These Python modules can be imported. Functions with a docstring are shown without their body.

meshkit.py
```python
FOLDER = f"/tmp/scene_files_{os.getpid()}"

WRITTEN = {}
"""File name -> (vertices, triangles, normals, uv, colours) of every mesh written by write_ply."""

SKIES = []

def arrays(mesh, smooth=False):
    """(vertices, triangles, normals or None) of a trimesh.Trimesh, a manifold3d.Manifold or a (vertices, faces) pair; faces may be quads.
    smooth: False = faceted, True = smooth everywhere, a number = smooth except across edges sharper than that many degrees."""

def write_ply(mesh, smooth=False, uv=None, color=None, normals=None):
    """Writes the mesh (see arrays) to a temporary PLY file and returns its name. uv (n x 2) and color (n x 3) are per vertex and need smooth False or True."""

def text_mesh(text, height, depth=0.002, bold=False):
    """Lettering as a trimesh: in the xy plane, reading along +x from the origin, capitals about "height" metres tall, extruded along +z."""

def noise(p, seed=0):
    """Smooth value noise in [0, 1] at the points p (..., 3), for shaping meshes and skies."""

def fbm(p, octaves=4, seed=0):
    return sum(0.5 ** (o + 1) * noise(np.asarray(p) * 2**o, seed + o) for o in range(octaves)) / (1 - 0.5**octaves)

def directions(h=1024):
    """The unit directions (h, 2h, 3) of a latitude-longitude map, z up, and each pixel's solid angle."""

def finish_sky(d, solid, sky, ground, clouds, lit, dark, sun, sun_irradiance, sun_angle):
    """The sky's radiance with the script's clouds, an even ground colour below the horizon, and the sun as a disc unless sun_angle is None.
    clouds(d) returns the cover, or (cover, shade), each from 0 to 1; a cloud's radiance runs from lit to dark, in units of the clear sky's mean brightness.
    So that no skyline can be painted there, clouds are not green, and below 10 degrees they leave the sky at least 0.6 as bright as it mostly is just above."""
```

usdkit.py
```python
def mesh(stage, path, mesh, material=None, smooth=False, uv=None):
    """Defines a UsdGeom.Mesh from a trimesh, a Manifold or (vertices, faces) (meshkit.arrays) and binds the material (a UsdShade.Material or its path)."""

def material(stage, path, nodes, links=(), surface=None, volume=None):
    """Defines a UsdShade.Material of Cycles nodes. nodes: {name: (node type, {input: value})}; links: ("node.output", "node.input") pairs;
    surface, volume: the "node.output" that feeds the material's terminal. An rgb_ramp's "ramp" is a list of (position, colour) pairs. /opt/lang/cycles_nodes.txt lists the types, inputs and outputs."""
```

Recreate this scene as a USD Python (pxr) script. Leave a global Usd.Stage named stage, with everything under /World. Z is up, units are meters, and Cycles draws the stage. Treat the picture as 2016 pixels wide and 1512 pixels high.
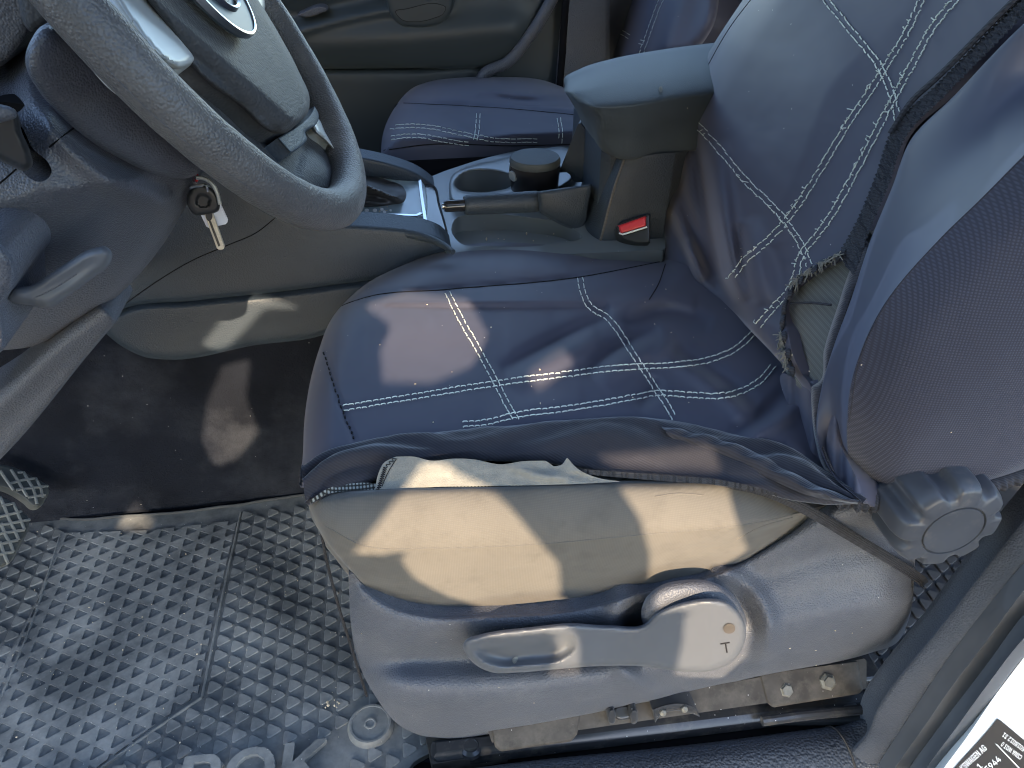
import math, numpy as np, trimesh, shapely, usdkit, meshkit
from pxr import Usd, UsdGeom, UsdLux, UsdShade, Gf, Sdf
from shapely.geometry import Polygon, Point, LineString
from scipy.spatial import Delaunay
from scipy.interpolate import PchipInterpolator

stage = Usd.Stage.CreateInMemory()
UsdGeom.SetStageUpAxis(stage, UsdGeom.Tokens.z)
UsdGeom.SetStageMetersPerUnit(stage, 1.0)
UsdGeom.Xform.Define(stage, '/World')
UsdGeom.Scope.Define(stage, '/World/Looks')
K = 1.08                                    # metres per layout unit (seat about 0.5 m wide)

# ---------------------------------------------------------------- camera
PITCH, YAW, F = math.radians(36), math.radians(8), 1514.0
C = np.array([0, -.41, .77])
fw = np.array([math.sin(YAW) * math.cos(PITCH), math.cos(YAW) * math.cos(PITCH), -math.sin(PITCH)])
rt = np.array([math.cos(YAW), -math.sin(YAW), 0]); up = np.cross(rt, fw)
cam = UsdGeom.Camera.Define(stage, '/World/camera')
cam.CreateHorizontalApertureAttr(36.0); cam.CreateVerticalApertureAttr(27.0)
cam.CreateFocalLengthAttr(36.0 * F / 2016); cam.CreateClippingRangeAttr(Gf.Vec2f(.02, 200))
cam.AddTransformOp().Set(Gf.Matrix4d(*rt, 0, *up, 0, *(-fw), 0, *(C * K), 1))
cam.CreateExposureAttr(2.35)

# ---------------------------------------------------------------- sky and sun
SUN = np.array([-.16, -.82, .44]); SUN /= np.linalg.norm(SUN)      # towards the sun
elev, rot = math.asin(SUN[2]), math.atan2(SUN[0], SUN[1])
sky_m = usdkit.material(stage, '/World/Looks/sky', {
    's': ('sky_texture', {'sky_type': 'single_scattering', 'sun_disc': False, 'sun_elevation': elev, 'sun_rotation': rot, 'ozone_density': 1.7}),
    'b': ('background_shader', {'strength': .15})}, [('s.color', 'b.color')], surface='b.background')
dome = UsdLux.DomeLight.Define(stage, '/World/sky')
UsdShade.MaterialBindingAPI.Apply(dome.GetPrim()).Bind(sky_m)
dome.GetPrim().SetCustomDataByKey('kind', 'structure')
sun = UsdLux.DistantLight.Define(stage, '/World/sun')
sun.CreateNormalizeAttr(True); sun.CreateIntensityAttr(.72); sun.CreateAngleAttr(.36); sun.CreateColorAttr(Gf.Vec3f(1, .78, .54))
zz = SUN; xx = np.cross([0, 0, 1.], zz); xx /= np.linalg.norm(xx); yy = np.cross(zz, xx)
sun.AddTransformOp().Set(Gf.Matrix4d(*xx, 0, *yy, 0, *zz, 0, 0, 0, 5, 1))

# ---------------------------------------------------------------- helpers: pixels of the photograph to points on real planes
def A(*p): return np.array(p, float)
def rays(px, py):
    px, py = np.asarray(px, float), np.asarray(py, float)
    return fw + rt * ((px - 1008) / F)[..., None] - up * ((py - 756) / F)[..., None]
def W(px, py, **k):
    d = rays(px, py); (a, v), = k.items(); i = 'xyz'.index(a)
    return C + d * ((v - C[i]) / d[..., i])[..., None]
def PL(p0, n):
    p0, n = A(*p0), A(*n); n /= np.linalg.norm(n)
    def f(px, py, h=0.):
        d = rays(px, py); return C + d * ((p0 @ n + h - C @ n) / (d @ n))[..., None]
    f.n = n
    return f
def PY(y): return PL((0, y, 0), (0, -1, 0))
def PZ(z): return PL((0, 0, z), (0, 0, 1))
def proj(P):
    P = np.asarray(P, float) - C; z = P @ fw
    return np.stack([1008 + F * (P @ rt) / z, 756 - F * (P @ up) / z], -1)
def curve(pts, closed=False, step=None, n=None, k=10, dim=None):
    """Smooth curve through points; a point with a trailing extra 1 is a corner."""
    dim = dim or min(len(p) for p in pts); co = np.array([len(p) > dim for p in pts]); P = np.array([p[:dim] for p in pts], float)
    N = len(P); out = []
    for i in range(N if closed else N - 1):
        j = (i + 1) % N; d = np.linalg.norm(P[j] - P[i])
        def tan(a, o):
            b, c = a - 1, a + 1
            if closed: b, c = b % N, c % N
            if co[a] or b < 0 or c >= N: return P[j] - P[i]
            l0, l1 = np.linalg.norm(P[a] - P[b]) + 1e-9, np.linalg.norm(P[c] - P[a]) + 1e-9
            return ((P[a] - P[b]) / l0 * l1 + (P[c] - P[a]) / l1 * l0) / (l0 + l1) * d
        m0, m1 = tan(i, 0), tan(j, 1); t = np.linspace(0, 1, k, endpoint=False)[:, None]
        out.append((2*t**3-3*t**2+1)*P[i] + (t**3-2*t**2+t)*m0 + (-2*t**3+3*t**2)*P[j] + (t**3-t**2)*m1)
    Q = np.vstack(out + ([] if closed else [P[-1:]]))
    if step or n:
        R = np.vstack([Q, Q[:1]]) if closed else Q
        s = np.r_[0, np.cumsum(np.linalg.norm(np.diff(R, axis=0), axis=1))]
        m = n or max(4, int(s[-1] / step) + 1)
        u = np.linspace(0, s[-1], m, endpoint=not closed)
        Q = np.stack([np.interp(u, s, R[:, i]) for i in range(R.shape[1])], 1)
    return Q
def segdist(P, L):
    """Distance from points to a polyline, and how far along it (0..1) the nearest point is."""
    P, L = np.asarray(P, float), np.asarray(L, float); best = np.full(len(P), 1e9); al = np.zeros(len(P))
    s = np.r_[0, np.cumsum(np.linalg.norm(np.diff(L, axis=0), axis=1))]
    for i in range(len(L) - 1):
        a, b = L[i], L[i+1]; ab = b - a; t = np.clip(((P - a) @ ab) / (ab @ ab + 1e-12), 0, 1)
        d = np.linalg.norm(P - a - t[:, None] * ab, axis=1); m = d < best
        best[m] = d[m]; al[m] = (s[i] + t[m] * (s[i+1] - s[i])) / s[-1]
    return best, al
def fold(px, py, line, w, amp, taper=True, asym=0):
    d, al = segdist(np.stack([px, py], 1), curve(line, k=5))
    e = np.clip(np.sin(np.pi * np.clip(al, 0, 1)), 0, 1) ** .5 if taper else 1
    return amp * np.exp(-(d / w) ** 2) * e
def rnd(d, b, r):
    """Quarter-round drop over the outer b pixels, r units deep."""
    t = np.clip(1 - d / b, 0, 1); return -r * (1 - np.sqrt(np.maximum(1 - t * t, 0)))
def grid_faces(a, b, closed=False):
    i, j = np.meshgrid(np.arange(a - 1), np.arange(b if closed else b - 1), indexing='ij'); j2 = (j + 1) % b
    q = np.stack([i*b + j, i*b + j2, (i+1)*b + j2, (i+1)*b + j], -1).reshape(-1, 4)
    return np.vstack([q[:, [0, 1, 2]], q[:, [0, 2, 3]]])
def tm(v, f): return trimesh.Trimesh(np.asarray(v), np.asarray(f), process=False)
def cat(*m): return trimesh.util.concatenate([x for x in m if x is not None])
def relief(poly, pos, h=None, step=9, back=(0, .02, 0), holes=(), edge=None, closed=True, raw=False):
    """A surface seen as the given outline, lying on the plane pos with relief h(px, py, distance to edge), closed at the sides to a depth."""
    bd = np.array(poly, float) if raw else curve(poly, True, step=step, dim=2)
    hb = [curve(q, True, step=step, dim=2) for q in holes]
    P = Polygon(bd, hb)
    if not P.is_valid: P = P.buffer(0)
    x0, y0, x1, y1 = P.bounds
    gx, gy = np.meshgrid(np.arange(x0, x1, step), np.arange(y0, y1, step * .87)); gx[1::2] += step / 2
    G = np.stack([gx.ravel(), gy.ravel()], 1)
    G = G[shapely.contains_xy(P, G[:, 0], G[:, 1])]
    G = G[shapely.distance(P.boundary, shapely.points(G)) > step * 1.45]; ins = []
    for q in (.42, .95):
        B = P.buffer(-step * q)
        for o in getattr(B, 'geoms', [B]):
            for rg in ([o.exterior, *o.interiors] if not o.is_empty else []):
                m = max(3, int(rg.length / step / .9)); ins += [rg.interpolate(i / m, normalized=True).coords[0] for i in range(m)]
    allb = np.vstack([bd] + hb); V = np.vstack([allb, G] + ([np.array(ins)] if ins else []))
    T = Delaunay(V).simplices; cen = V[T].mean(1); T = T[shapely.contains_xy(P, cen[:, 0], cen[:, 1])]
    D = shapely.distance(P.boundary if edge is None else LineString(curve(edge, step=step)), shapely.points(V))
    hh = np.zeros(len(V)) if h is None else (h(V[:, 0], V[:, 1], D) * np.ones(len(V)))
    X = pos(V[:, 0], V[:, 1], hh)
    nn = np.cross(X[T[:, 1]] - X[T[:, 0]], X[T[:, 2]] - X[T[:, 0]])
    fl = (nn * (C - X[T].mean(1))).sum(1) < 0; T[fl] = T[fl][:, ::-1]
    m = tm(X, T)
    if np.ndim(back) == 0 and back is not None:
        r_ = X[:len(bd)].mean(0) - C; back = back * r_ / np.linalg.norm(r_)
    if back is not None:
        sides = []; o = 0
        for q in [bd] + hb:
            k = len(q); r = X[o:o + k]; o += k
            sides.append(tm(np.vstack([r, r + A(*back)]), grid_faces(2, k, True)))
        m = cat(m, *sides)
    return m
def loft(rows, nu=60, nv=40, disp=None):
    R = np.stack([curve([tuple(p) for p in r], n=nu) for r in rows])
    s = np.r_[0, np.cumsum(np.linalg.norm(np.diff(R, axis=0), axis=2).mean(1) + 1e-6)]
    X = PchipInterpolator(s, R, axis=0)(np.linspace(0, s[-1], nv)) if len(rows) > 2 else np.stack([R[0] + (R[1] - R[0]) * t for t in np.linspace(0, 1, nv)])
    m = tm(X.reshape(-1, 3), grid_faces(nv, nu))
    if disp is not None:
        u, v = np.meshgrid(np.linspace(0, 1, nu), np.linspace(0, 1, nv)); m = tm(m.vertices + np.array(m.vertex_normals) * disp(u.ravel(), v.ravel(), m.vertices)[:, None], m.faces)
    return m
def rowp(pts, pos, h=0.): return [tuple(pos(np.float64(a), np.float64(b), h)) for a, b in pts]
def rowy(*pts): return [tuple(W(np.float64(a), np.float64(b), y=c)) for a, b, c in pts]
def rowz(*pts): return [tuple(W(np.float64(a), np.float64(b), z=c)) for a, b, c in pts]
def sweep(path, prof, closed=False, upv=(0, 0, 1), caps=True):
    """Sweeps a closed 2-D profile (n x 2, or one per path point) along a 3-D path."""
    P = np.asarray(path, float); n = len(P)
    t = (np.roll(P, -1, 0) - np.roll(P, 1, 0)) if closed else np.gradient(P, axis=0); t /= np.linalg.norm(t, axis=1, keepdims=True) + 1e-12
    s = np.cross(t, A(*upv)); s /= np.linalg.norm(s, axis=1, keepdims=True) + 1e-12; b = np.cross(s, t)
    prof = np.asarray(prof, float); prof = np.broadcast_to(prof, (n,) + prof.shape[-2:])
    X = P[:, None] + prof[:, :, :1] * s[:, None] + prof[:, :, 1:] * b[:, None]; k = prof.shape[1]
    V = X.reshape(-1, 3); f = grid_faces(n + (1 if closed else 0), k, True) % len(V)
    if not closed and caps:
        V = np.vstack([V, X[0].mean(0), X[-1].mean(0)]); j = np.arange(k); j2 = (j + 1) % k
        f = np.vstack([f, np.stack([np.full(k, n*k), j2, j], 1), np.stack([np.full(k, n*k+1), (n-1)*k + j, (n-1)*k + j2], 1)])
    return tm(V, f)
def circ(r, k=10, ry=None):
    a = np.arange(k) / k * 2 * np.pi; return np.stack([r * np.cos(a), (ry or r) * np.sin(a)], 1)
def tube(path, r, k=8, closed=False, upv=(0.03, 0.05, 1)): return sweep(path, circ(r, k), closed, upv)
def bbox(lo, hi, b=.003):
    """Box with chamfered edges."""
    lo, hi = A(*lo), A(*hi); pts = []
    for sx in (0, 1):
        for sy in (0, 1):
            for sz in (0, 1):
                c = np.where([sx, sy, sz], hi, lo); i = np.where([sx, sy, sz], -1, 1) * b
                pts += [c + i * A(0, 1, 1), c + i * A(1, 0, 1), c + i * A(1, 1, 0), c + i * .42]
    return trimesh.convex.convex_hull(np.array(pts))
def frame_box(c, ax, half, b=.002):
    """Chamfered box with its own axes (rows of ax)."""
    m = bbox(-A(*half), half, b); m.vertices = np.array(m.vertices) @ np.array(ax) + A(*c); return m
def lathe(prof, c, axis, k=40):
    """Surface of revolution; prof = (radius, height) pairs along the axis."""
    a = A(*axis); a /= np.linalg.norm(a); e = np.cross(a, [.3, .9, .2]); e /= np.linalg.norm(e); g = np.cross(a, e)
    th = np.arange(k) / k * 2 * np.pi; ring = np.cos(th)[:, None] * e + np.sin(th)[:, None] * g
    V = np.vstack([A(*c) + r * ring + z * a for r, z in prof]); return tm(V, grid_faces(len(prof), k, True))
def hit(px, meshes, off=0.):
    """Points of the photograph dropped on a mesh: where and with which normal the line of sight meets it."""
    d = rays(px[:, 0], px[:, 1]); d /= np.linalg.norm(d, axis=1, keepdims=True)
    loc, ir, it = meshes.ray.intersects_location(np.tile(C, (len(d), 1)), d, multiple_hits=False)
    o = np.full((len(d), 3), np.nan); nn = np.full((len(d), 3), np.nan)
    n = meshes.face_normals[it]; n = n * np.sign((n * (C - loc)).sum(1))[:, None]
    o[ir] = loc + n * off; nn[ir] = n
    return o, nn
def stitches(line, mesh, r=.0007, L=9., gap=3.4, off=.0006, jit=1.2, seed=0):
    """A row of thread stitches lying on a mesh."""
    g = np.random.default_rng(seed); Q = curve(line, step=1.0); n = len(Q); out = []; i = 0.
    a, b = [], []
    while i + L < n - 1:
        a.append(Q[int(i)]); b.append(Q[int(i + L)]); i += L + gap + g.uniform(-.8, .8)
    if not a: return None
    a, b = np.array(a) + g.normal(0, jit * .4, (len(a), 2)), np.array(b) + g.normal(0, jit * .4, (len(a), 2))
    pa, na = hit(a, mesh, off); pb, _ = hit(b, mesh, off); pm, _ = hit((a + b) / 2, mesh, off * 2.2)
    ok = ~(np.isnan(pa).any(1) | np.isnan(pb).any(1) | np.isnan(pm).any(1)); 
    for x, m_, y, nn in zip(pa[ok], pm[ok], pb[ok], na[ok]):
        if np.linalg.norm(y - x) > .03: continue
        out.append(sweep([x - nn * r * .8, x + (m_ - x) * .35 + nn * r * .3, m_ + (y - m_) * .65 + nn * r * .3, y - nn * r * .8], circ(r, 5), upv=tuple(nn)))
    return cat(*out) if out else None
def line_on(line, mesh, r, off=0., k=6, step=6., flat=1.):
    Q = curve(line, step=step, dim=2); P, n = hit(Q, mesh, off); ok = ~np.isnan(P).any(1); P, n = P[ok], n[ok]
    if len(P) > 4: P[1:-1] = (P[:-2] + 2 * P[1:-1] + P[2:]) / 4
    return sweep(P, circ(r, k, r * flat), upv=tuple(n.mean(0)))
def off2(line, d):
    Q = curve(line, step=8.); t = np.gradient(Q, axis=0); t /= np.linalg.norm(t, axis=1, keepdims=True)
    return [tuple(q) for q in Q + d * np.stack([-t[:, 1], t[:, 0]], 1)]

# ---------------------------------------------------------------- scene tree
used = {}
def uniq(base):
    n = used.get(base, 0); used[base] = n + 1
    return base if n == 0 else f'{base}_{n:03d}'
def tag(p, label=None, category=None, group=None, kind=None):
    for k, v in (('label', label), ('category', category), ('group', group), ('kind', kind)):
        if v: p.SetCustomDataByKey(k, v)
    return p
def thing(name, label, category, group=None, kind=None):
    p = '/World/' + uniq('/World/' + name)[7:]
    return str(tag(UsdGeom.Xform.Define(stage, p).GetPrim(), label, category, group, kind).GetPath())
def part(parent, name, mesh, mat, smooth=35, label=None, kind=None):
    if mesh is None: return None
    p = uniq(parent + '/' + name)
    m = trimesh.Trimesh(np.array(mesh.vertices) * K, mesh.faces, process=False)
    usdkit.mesh(stage, p, m, M[mat], smooth=smooth)
    if label or kind: tag(stage.GetPrimAtPath(p), label, None, None, kind)
    return p
def single(name, mesh, mat, label=None, category=None, group=None, kind=None, smooth=35):
    p = part('/World', name, mesh, mat, smooth); tag(stage.GetPrimAtPath(p), label, category, group, kind); return p

# ---------------------------------------------------------------- materials
M = {}
def mat(name, col, rough=.55, spec=.4, metal=0., grain=None, bump=.25, dist=.0006, blotch=.12, bscale=9., col2=None, mix=(.45, .7), mscale=14., sheen=0., weave=None, wcol=.25, fine=0., speck=0., coat=0.):
    """Principled surface with leather-like grain (voronoi) or cloth weave, blotches of tone, and dust of colour col2."""
    N = {'g': ('geometry', {}), 'p': ('principled_bsdf', {'roughness': rough, 'specular_ior_level': spec, 'metallic': metal, 'sheen_weight': sheen, 'sheen_roughness': .4, 'coat_weight': coat}),
         'nb': ('noise_texture', {'scale': bscale, 'detail': 4.}), 'rb': ('rgb_ramp', {'ramp': [(.3, tuple(c * (1 - blotch) for c in col)), (.7, tuple(c * (1 + blotch) for c in col))]})}
    Lk = [('g.position', 'nb.vector'), ('nb.fac', 'rb.fac')]; c = 'rb.color'
    if col2 is not None:
        N['nd'] = ('noise_texture', {'scale': mscale, 'detail': 7., 'roughness': .68}); N['rd'] = ('rgb_ramp', {'ramp': [(mix[0], (0, 0, 0)), (mix[1], (1, 1, 1))]})
        N['md'] = ('mix_color', {'b': col2}); Lk += [('g.position', 'nd.vector'), ('nd.fac', 'rd.fac'), ('rd.color', 'md.fac'), (c, 'md.a')]; c = 'md.result'
    if speck:
        N['vs'] = ('voronoi_texture', {'scale': 210., 'randomness': 1.}); N['rs'] = ('rgb_ramp', {'ramp': [(.0, (1, 1, 1)), (.10, (1, 1, 1)), (.14, (0, 0, 0))]})
        N['sc'] = ('separate_color', {}); N['gs'] = ('math', {'math_type': 'less_than', 'value2': speck}); N['ms'] = ('math', {'math_type': 'multiply'}); N['sb'] = ('rgb_to_bw', {})
        N['mk'] = ('mix_color', {'b': (.5, .48, .45)})
        Lk += [('g.position', 'vs.vector'), ('vs.distance', 'rs.fac'), ('vs.color', 'sc.color'), ('sc.r', 'gs.value1'), ('rs.color', 'sb.color'), ('sb.val', 'ms.value1'), ('gs.value', 'ms.value2'), ('ms.value', 'mk.fac'), (c, 'mk.a')]; c = 'mk.result'
    hgt = None
    if weave:
        s, kind = weave
        if kind == 'twill':
            N['w1'] = ('wave_texture', {'wave_type': 'bands', 'bands_direction': 'diagonal', 'scale': s, 'distortion': .6, 'detail': 1.}); Lk += [('g.position', 'w1.vector')]; hgt = 'w1.fac'
        else:
            for q, dr in (('w1', 'x'), ('w2', 'z' if kind == 'xz' else 'y')):
                N[q] = ('wave_texture', {'wave_type': 'bands', 'bands_direction': dr, 'scale': s, 'distortion': .5, 'detail': 1.}); Lk += [('g.position', q + '.vector')]
            N['wm'] = ('math', {'math_type': 'multiply'}); Lk += [('w1.fac', 'wm.value1'), ('w2.fac', 'wm.value2')]; hgt = 'wm.value'
        N['rw'] = ('rgb_ramp', {'ramp': [(0, (1 - wcol,) * 3), (.6, (1 + wcol * .6,) * 3)]}); N['mw'] = ('mix', {'mix_type': 'multiply', 'fac': 1.})
        Lk += [(hgt, 'rw.fac'), (c, 'mw.color1'), ('rw.color', 'mw.color2')]; c = 'mw.color'
    if grain:
        N['v'] = ('voronoi_texture', {'scale': grain, 'feature': 'smooth_f1', 'smoothness': .6}); Lk += [('g.position', 'v.vector')]; hgt = 'v.distance'
    if fine:
        N['nf'] = ('noise_texture', {'scale': fine, 'detail': 3.}); Lk += [('g.position', 'nf.vector')]
        if hgt is None: hgt = 'nf.fac'
        else:
            N['ad'] = ('math', {'math_type': 'add'}); Lk += [(hgt, 'ad.value1'), ('nf.fac', 'ad.value2')]; hgt = 'ad.value'
    if hgt:
        N['b'] = ('bump', {'strength': bump, 'distance': dist, 'invert': bool(grain)}); Lk += [(hgt, 'b.height'), ('b.normal', 'p.normal')]
    Lk.append((c, 'p.base_color'))
    M[name] = usdkit.material(stage, '/World/Looks/' + name, N, Lk, surface='p.BSDF')
mat('valance_plastic', (.082, .088, .104), .5, .45, grain=640, bump=.6, dist=.0011, blotch=.06, col2=(.12, .124, .134), mix=(.5, .8), speck=.03)
mat('lever_plastic', (.078, .085, .097), .42, .5, blotch=.04, fine=900, bump=.05)
mat('knob_plastic', (.042, .047, .057), .4, .5, blotch=.1, bscale=40, col2=(.10, .095, .09), mix=(.55, .8), mscale=60.)
mat('trim_plastic', (.06, .066, .08), .5, .45, grain=520, bump=.6, dist=.0012, blotch=.08, col2=(.1, .1, .105), mix=(.55, .85))
mat('column_plastic', (.062, .067, .082), .4, .6, grain=560, bump=.6, dist=.0012, blotch=.06)
mat('wheel_leather', (.042, .044, .047), .58, .3, grain=400, bump=.5, dist=.0013, blotch=.12, col2=(.085, .08, .074), mix=(.5, .75), mscale=9.)
mat('rim_leather', (.072, .070, .070), .46, .45, grain=520, bump=.6, dist=.0013, blotch=.14, bscale=14, col2=(.125, .118, .108), mix=(.48, .75), mscale=10.)
mat('console_plastic', (.023, .033, .045), .5, .45, grain=520, bump=.5, dist=.0009, blotch=.08)
mat('pillar_plastic', (.058, .064, .077), .48, .45, grain=520, bump=.5, dist=.001, blotch=.07, col2=(.15, .15, .155), mix=(.58, .85))
mat('console_top', (.13, .15, .158), .34, .9, fine=700, bump=.12, blotch=.08, col2=(.15, .15, .14), mix=(.52, .8), mscale=20., speck=.03)  # base lightened towards teal to carry the sky glare
mat('armrest_pad', (.058, .070, .076), .6, .3, grain=600, bump=.3, dist=.0008, blotch=.05)
mat('gloss_black', (.012, .012, .013), .12, .5)
mat('satin_metal', (.34, .36, .36), .36, .5, metal=.35, blotch=.04)
mat('chrome', (.5, .51, .52), .2, .5, metal=1.)
mat('gear_plate', (.24, .30, .32), .28, .9, blotch=.04)  # teal of the reflected sky put into the base colour
mat('gaiter_leather', (.035, .032, .03), .4, .5, grain=500, bump=.3)
mat('navy', (.055, .058, .086), .6, .42, blotch=.10, bscale=7., sheen=.10, fine=1500, bump=.12, dist=.0004, speck=.012)
mat('navy_satin', (.050, .056, .084), .55, .5, blotch=.06, fine=1500, bump=.1, dist=.0004)
mat('navy_twill', (.025, .025, .033), .75, .3, sheen=.3, weave=(170., 'twill'), wcol=.22, bump=.3, dist=.0006, blotch=.12)
mat('black_mesh', (.042, .044, .064), .75, .3, sheen=.25, weave=(150., 'xz'), wcol=.28, bump=.3, dist=.0007, blotch=.08)
mat('black_cloth', (.035, .037, .045), .8, .25, weave=(170., 'twill'), wcol=.3, bump=.3, blotch=.15)
mat('tan_cloth', (.115, .107, .094), .85, .2, sheen=.15, weave=(230., 'xz'), wcol=.07, bump=.12, dist=.0005, blotch=.07, bscale=12, col2=(.092, .085, .075), mix=(.5, .8), mscale=40., fine=800)
mat('grey_weave', (.12, .125, .12), .8, .25, weave=(210., 'xz'), wcol=.18, bump=.3, blotch=.07)
mat('flap_cloth', (.22, .215, .19), .95, .1, fine=900, bump=.6, dist=.0008, blotch=.1, bscale=120)
mat('grid_mesh', (.17, .18, .17), .8, .2, weave=(110., 'xy'), wcol=.9, bump=.3)
mat('thread', (.58, .63, .58), .7, .2, blotch=.05)
mat('dark_thread', (.012, .012, .014), .8, .2)
mat('elastic', (.03, .03, .034), .6, .3, weave=(330., 'xy'), wcol=.4, bump=.3)
mat('rubber_dark', (.04, .043, .047), .5, .4, fine=260, bump=.15, dist=.0006, blotch=.15)
mat('rubber', (.070, .074, .077), .52, .42, fine=260, bump=.18, dist=.0007, blotch=.18, bscale=6., col2=(.21, .215, .21), mix=(.42, .66), mscale=9., speck=.10)
mat('rubber_tread', (.094, .099, .102), .5, .42, fine=260, bump=.15, dist=.0006, blotch=.2, bscale=5., col2=(.26, .262, .255), mix=(.42, .66), mscale=9., speck=.08)
mat('carpet', (.009, .0108, .016), .95, .1, fine=420, bump=.8, dist=.002, blotch=.3, col2=(.04, .044, .054), mix=(.5, .78), mscale=5., speck=.015)
mat('void', (.006, .006, .007), .9, .1)  # near-black; on the recess, pillar gap and rear wall it stands for shade
mat('pedal_rubber', (.04, .045, .045), .5, .4, blotch=.15, col2=(.12, .12, .11), mix=(.5, .8))
mat('pedal_rib', (.17, .175, .165), .5, .4, blotch=.1)
mat('rail_black', (.03, .031, .034), .2, .5, blotch=.2, col2=(.09, .08, .07), mix=(.5, .75), mscale=35., speck=.15)
mat('rail_dirty', (.058, .051, .045), .7, .3, blotch=.3, bscale=40, col2=(.11, .097, .082), mix=(.45, .75), mscale=45., speck=.12)
mat('bolt_steel', (.17, .16, .135), .5, .5, metal=.4, blotch=.25, bscale=90)
mat('sill_vinyl', (.045, .05, .06), .4, .5, grain=330, bump=.8, dist=.0018, blotch=.1)
mat('seal_rubber', (.07, .075, .084), .5, .4, blotch=.12, bscale=20, fine=300, bump=.1)
mat('white_paint', (.78, .80, .80), .25, .5, blotch=.01, coat=.5)
mat('sticker_black', (.02, .02, .022), .4, .4)
mat('print_white', (.75, .76, .76), .6, .3)
mat('red_plastic', (.55, .03, .035), .35, .5)
mat('door_plastic', (.026, .035, .040), .48, .4, fine=500, bump=.15, blotch=.06)
mat('key_black', (.012, .013, .014), .35, .45)
mat('key_steel', (.42, .39, .32), .4, .5, metal=.6, blotch=.2, bscale=150)
mat('tag_white', (.62, .64, .72), .5, .3)
mat('crumb', (.6, .5, .36), .8, .2, blotch=.3, bscale=200)
mat('asphalt', (.055, .066, .085), .9, .2, fine=80, bump=.3)
mat('leaf', (.05, .09, .03), .6, .3)
mat('bark', (.1, .08, .06), .9, .2, fine=60, bump=.6)
mat('headliner', (.45, .45, .43), .9, .1)
mat('emblem_base', (.03, .045, .055), .4, .4)

# ---------------------------------------------------------------- the setting: floor, tunnel, bulkhead, ground
def quad(a, b, c, d, n=2):
    return loft([[a, b], [d, c]], n, n)
fl = bbox((-1.25, .01, -.05), (1.5, 1.32, -.008), .002)
single('floor', fl, 'carpet', kind='structure')
tun = loft([[(-1.2, .405, -.01), (-.75, .41, -.01), (-.3, .414, -.01), (.1, .42, -.01), (.9, .42, -.01)],
            [(-1.2, .41, .02), (-.75, .415, .03), (-.3, .418, .03), (.1, .422, .03), (.9, .422, .03)],
            [(-1.2, .425, .12), (-.75, .43, .12), (-.3, .434, .12), (.1, .434, .12), (.9, .42, .12)],
            [(-1.2, .44, .26), (-.75, .44, .26), (-.3, .44, .26), (.1, .44, .26), (.9, .44, .26)],
            [(-1.2, .50, .30), (-.75, .50, .30), (-.3, .50, .30), (.1, .50, .30), (.9, .50, .30)],
            [(-1.2, .68, .30), (-.75, .68, .30), (-.3, .68, .30), (.1, .68, .30), (.9, .68, .30)],
            [(-1.2, .74, -.01), (-.75, .74, -.01), (-.3, .74, -.01), (.1, .74, -.01), (.9, .74, -.01)]], 90, 60,
           lambda u, v, p: .006 * (meshkit.fbm(np.asarray(p) * 14, 3, 3) - .5))
single('transmission_tunnel', tun, 'carpet', kind='structure')
single('bulkhead', bbox((-1.28, .0, -.01), (-1.22, 1.32, .75), .004), 'carpet', kind='structure')
single('ground', quad((-60, -60, -.62), (60, -60, -.62), (60, 60, -.62), (-60, 60, -.62)), 'asphalt', kind='structure')

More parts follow.
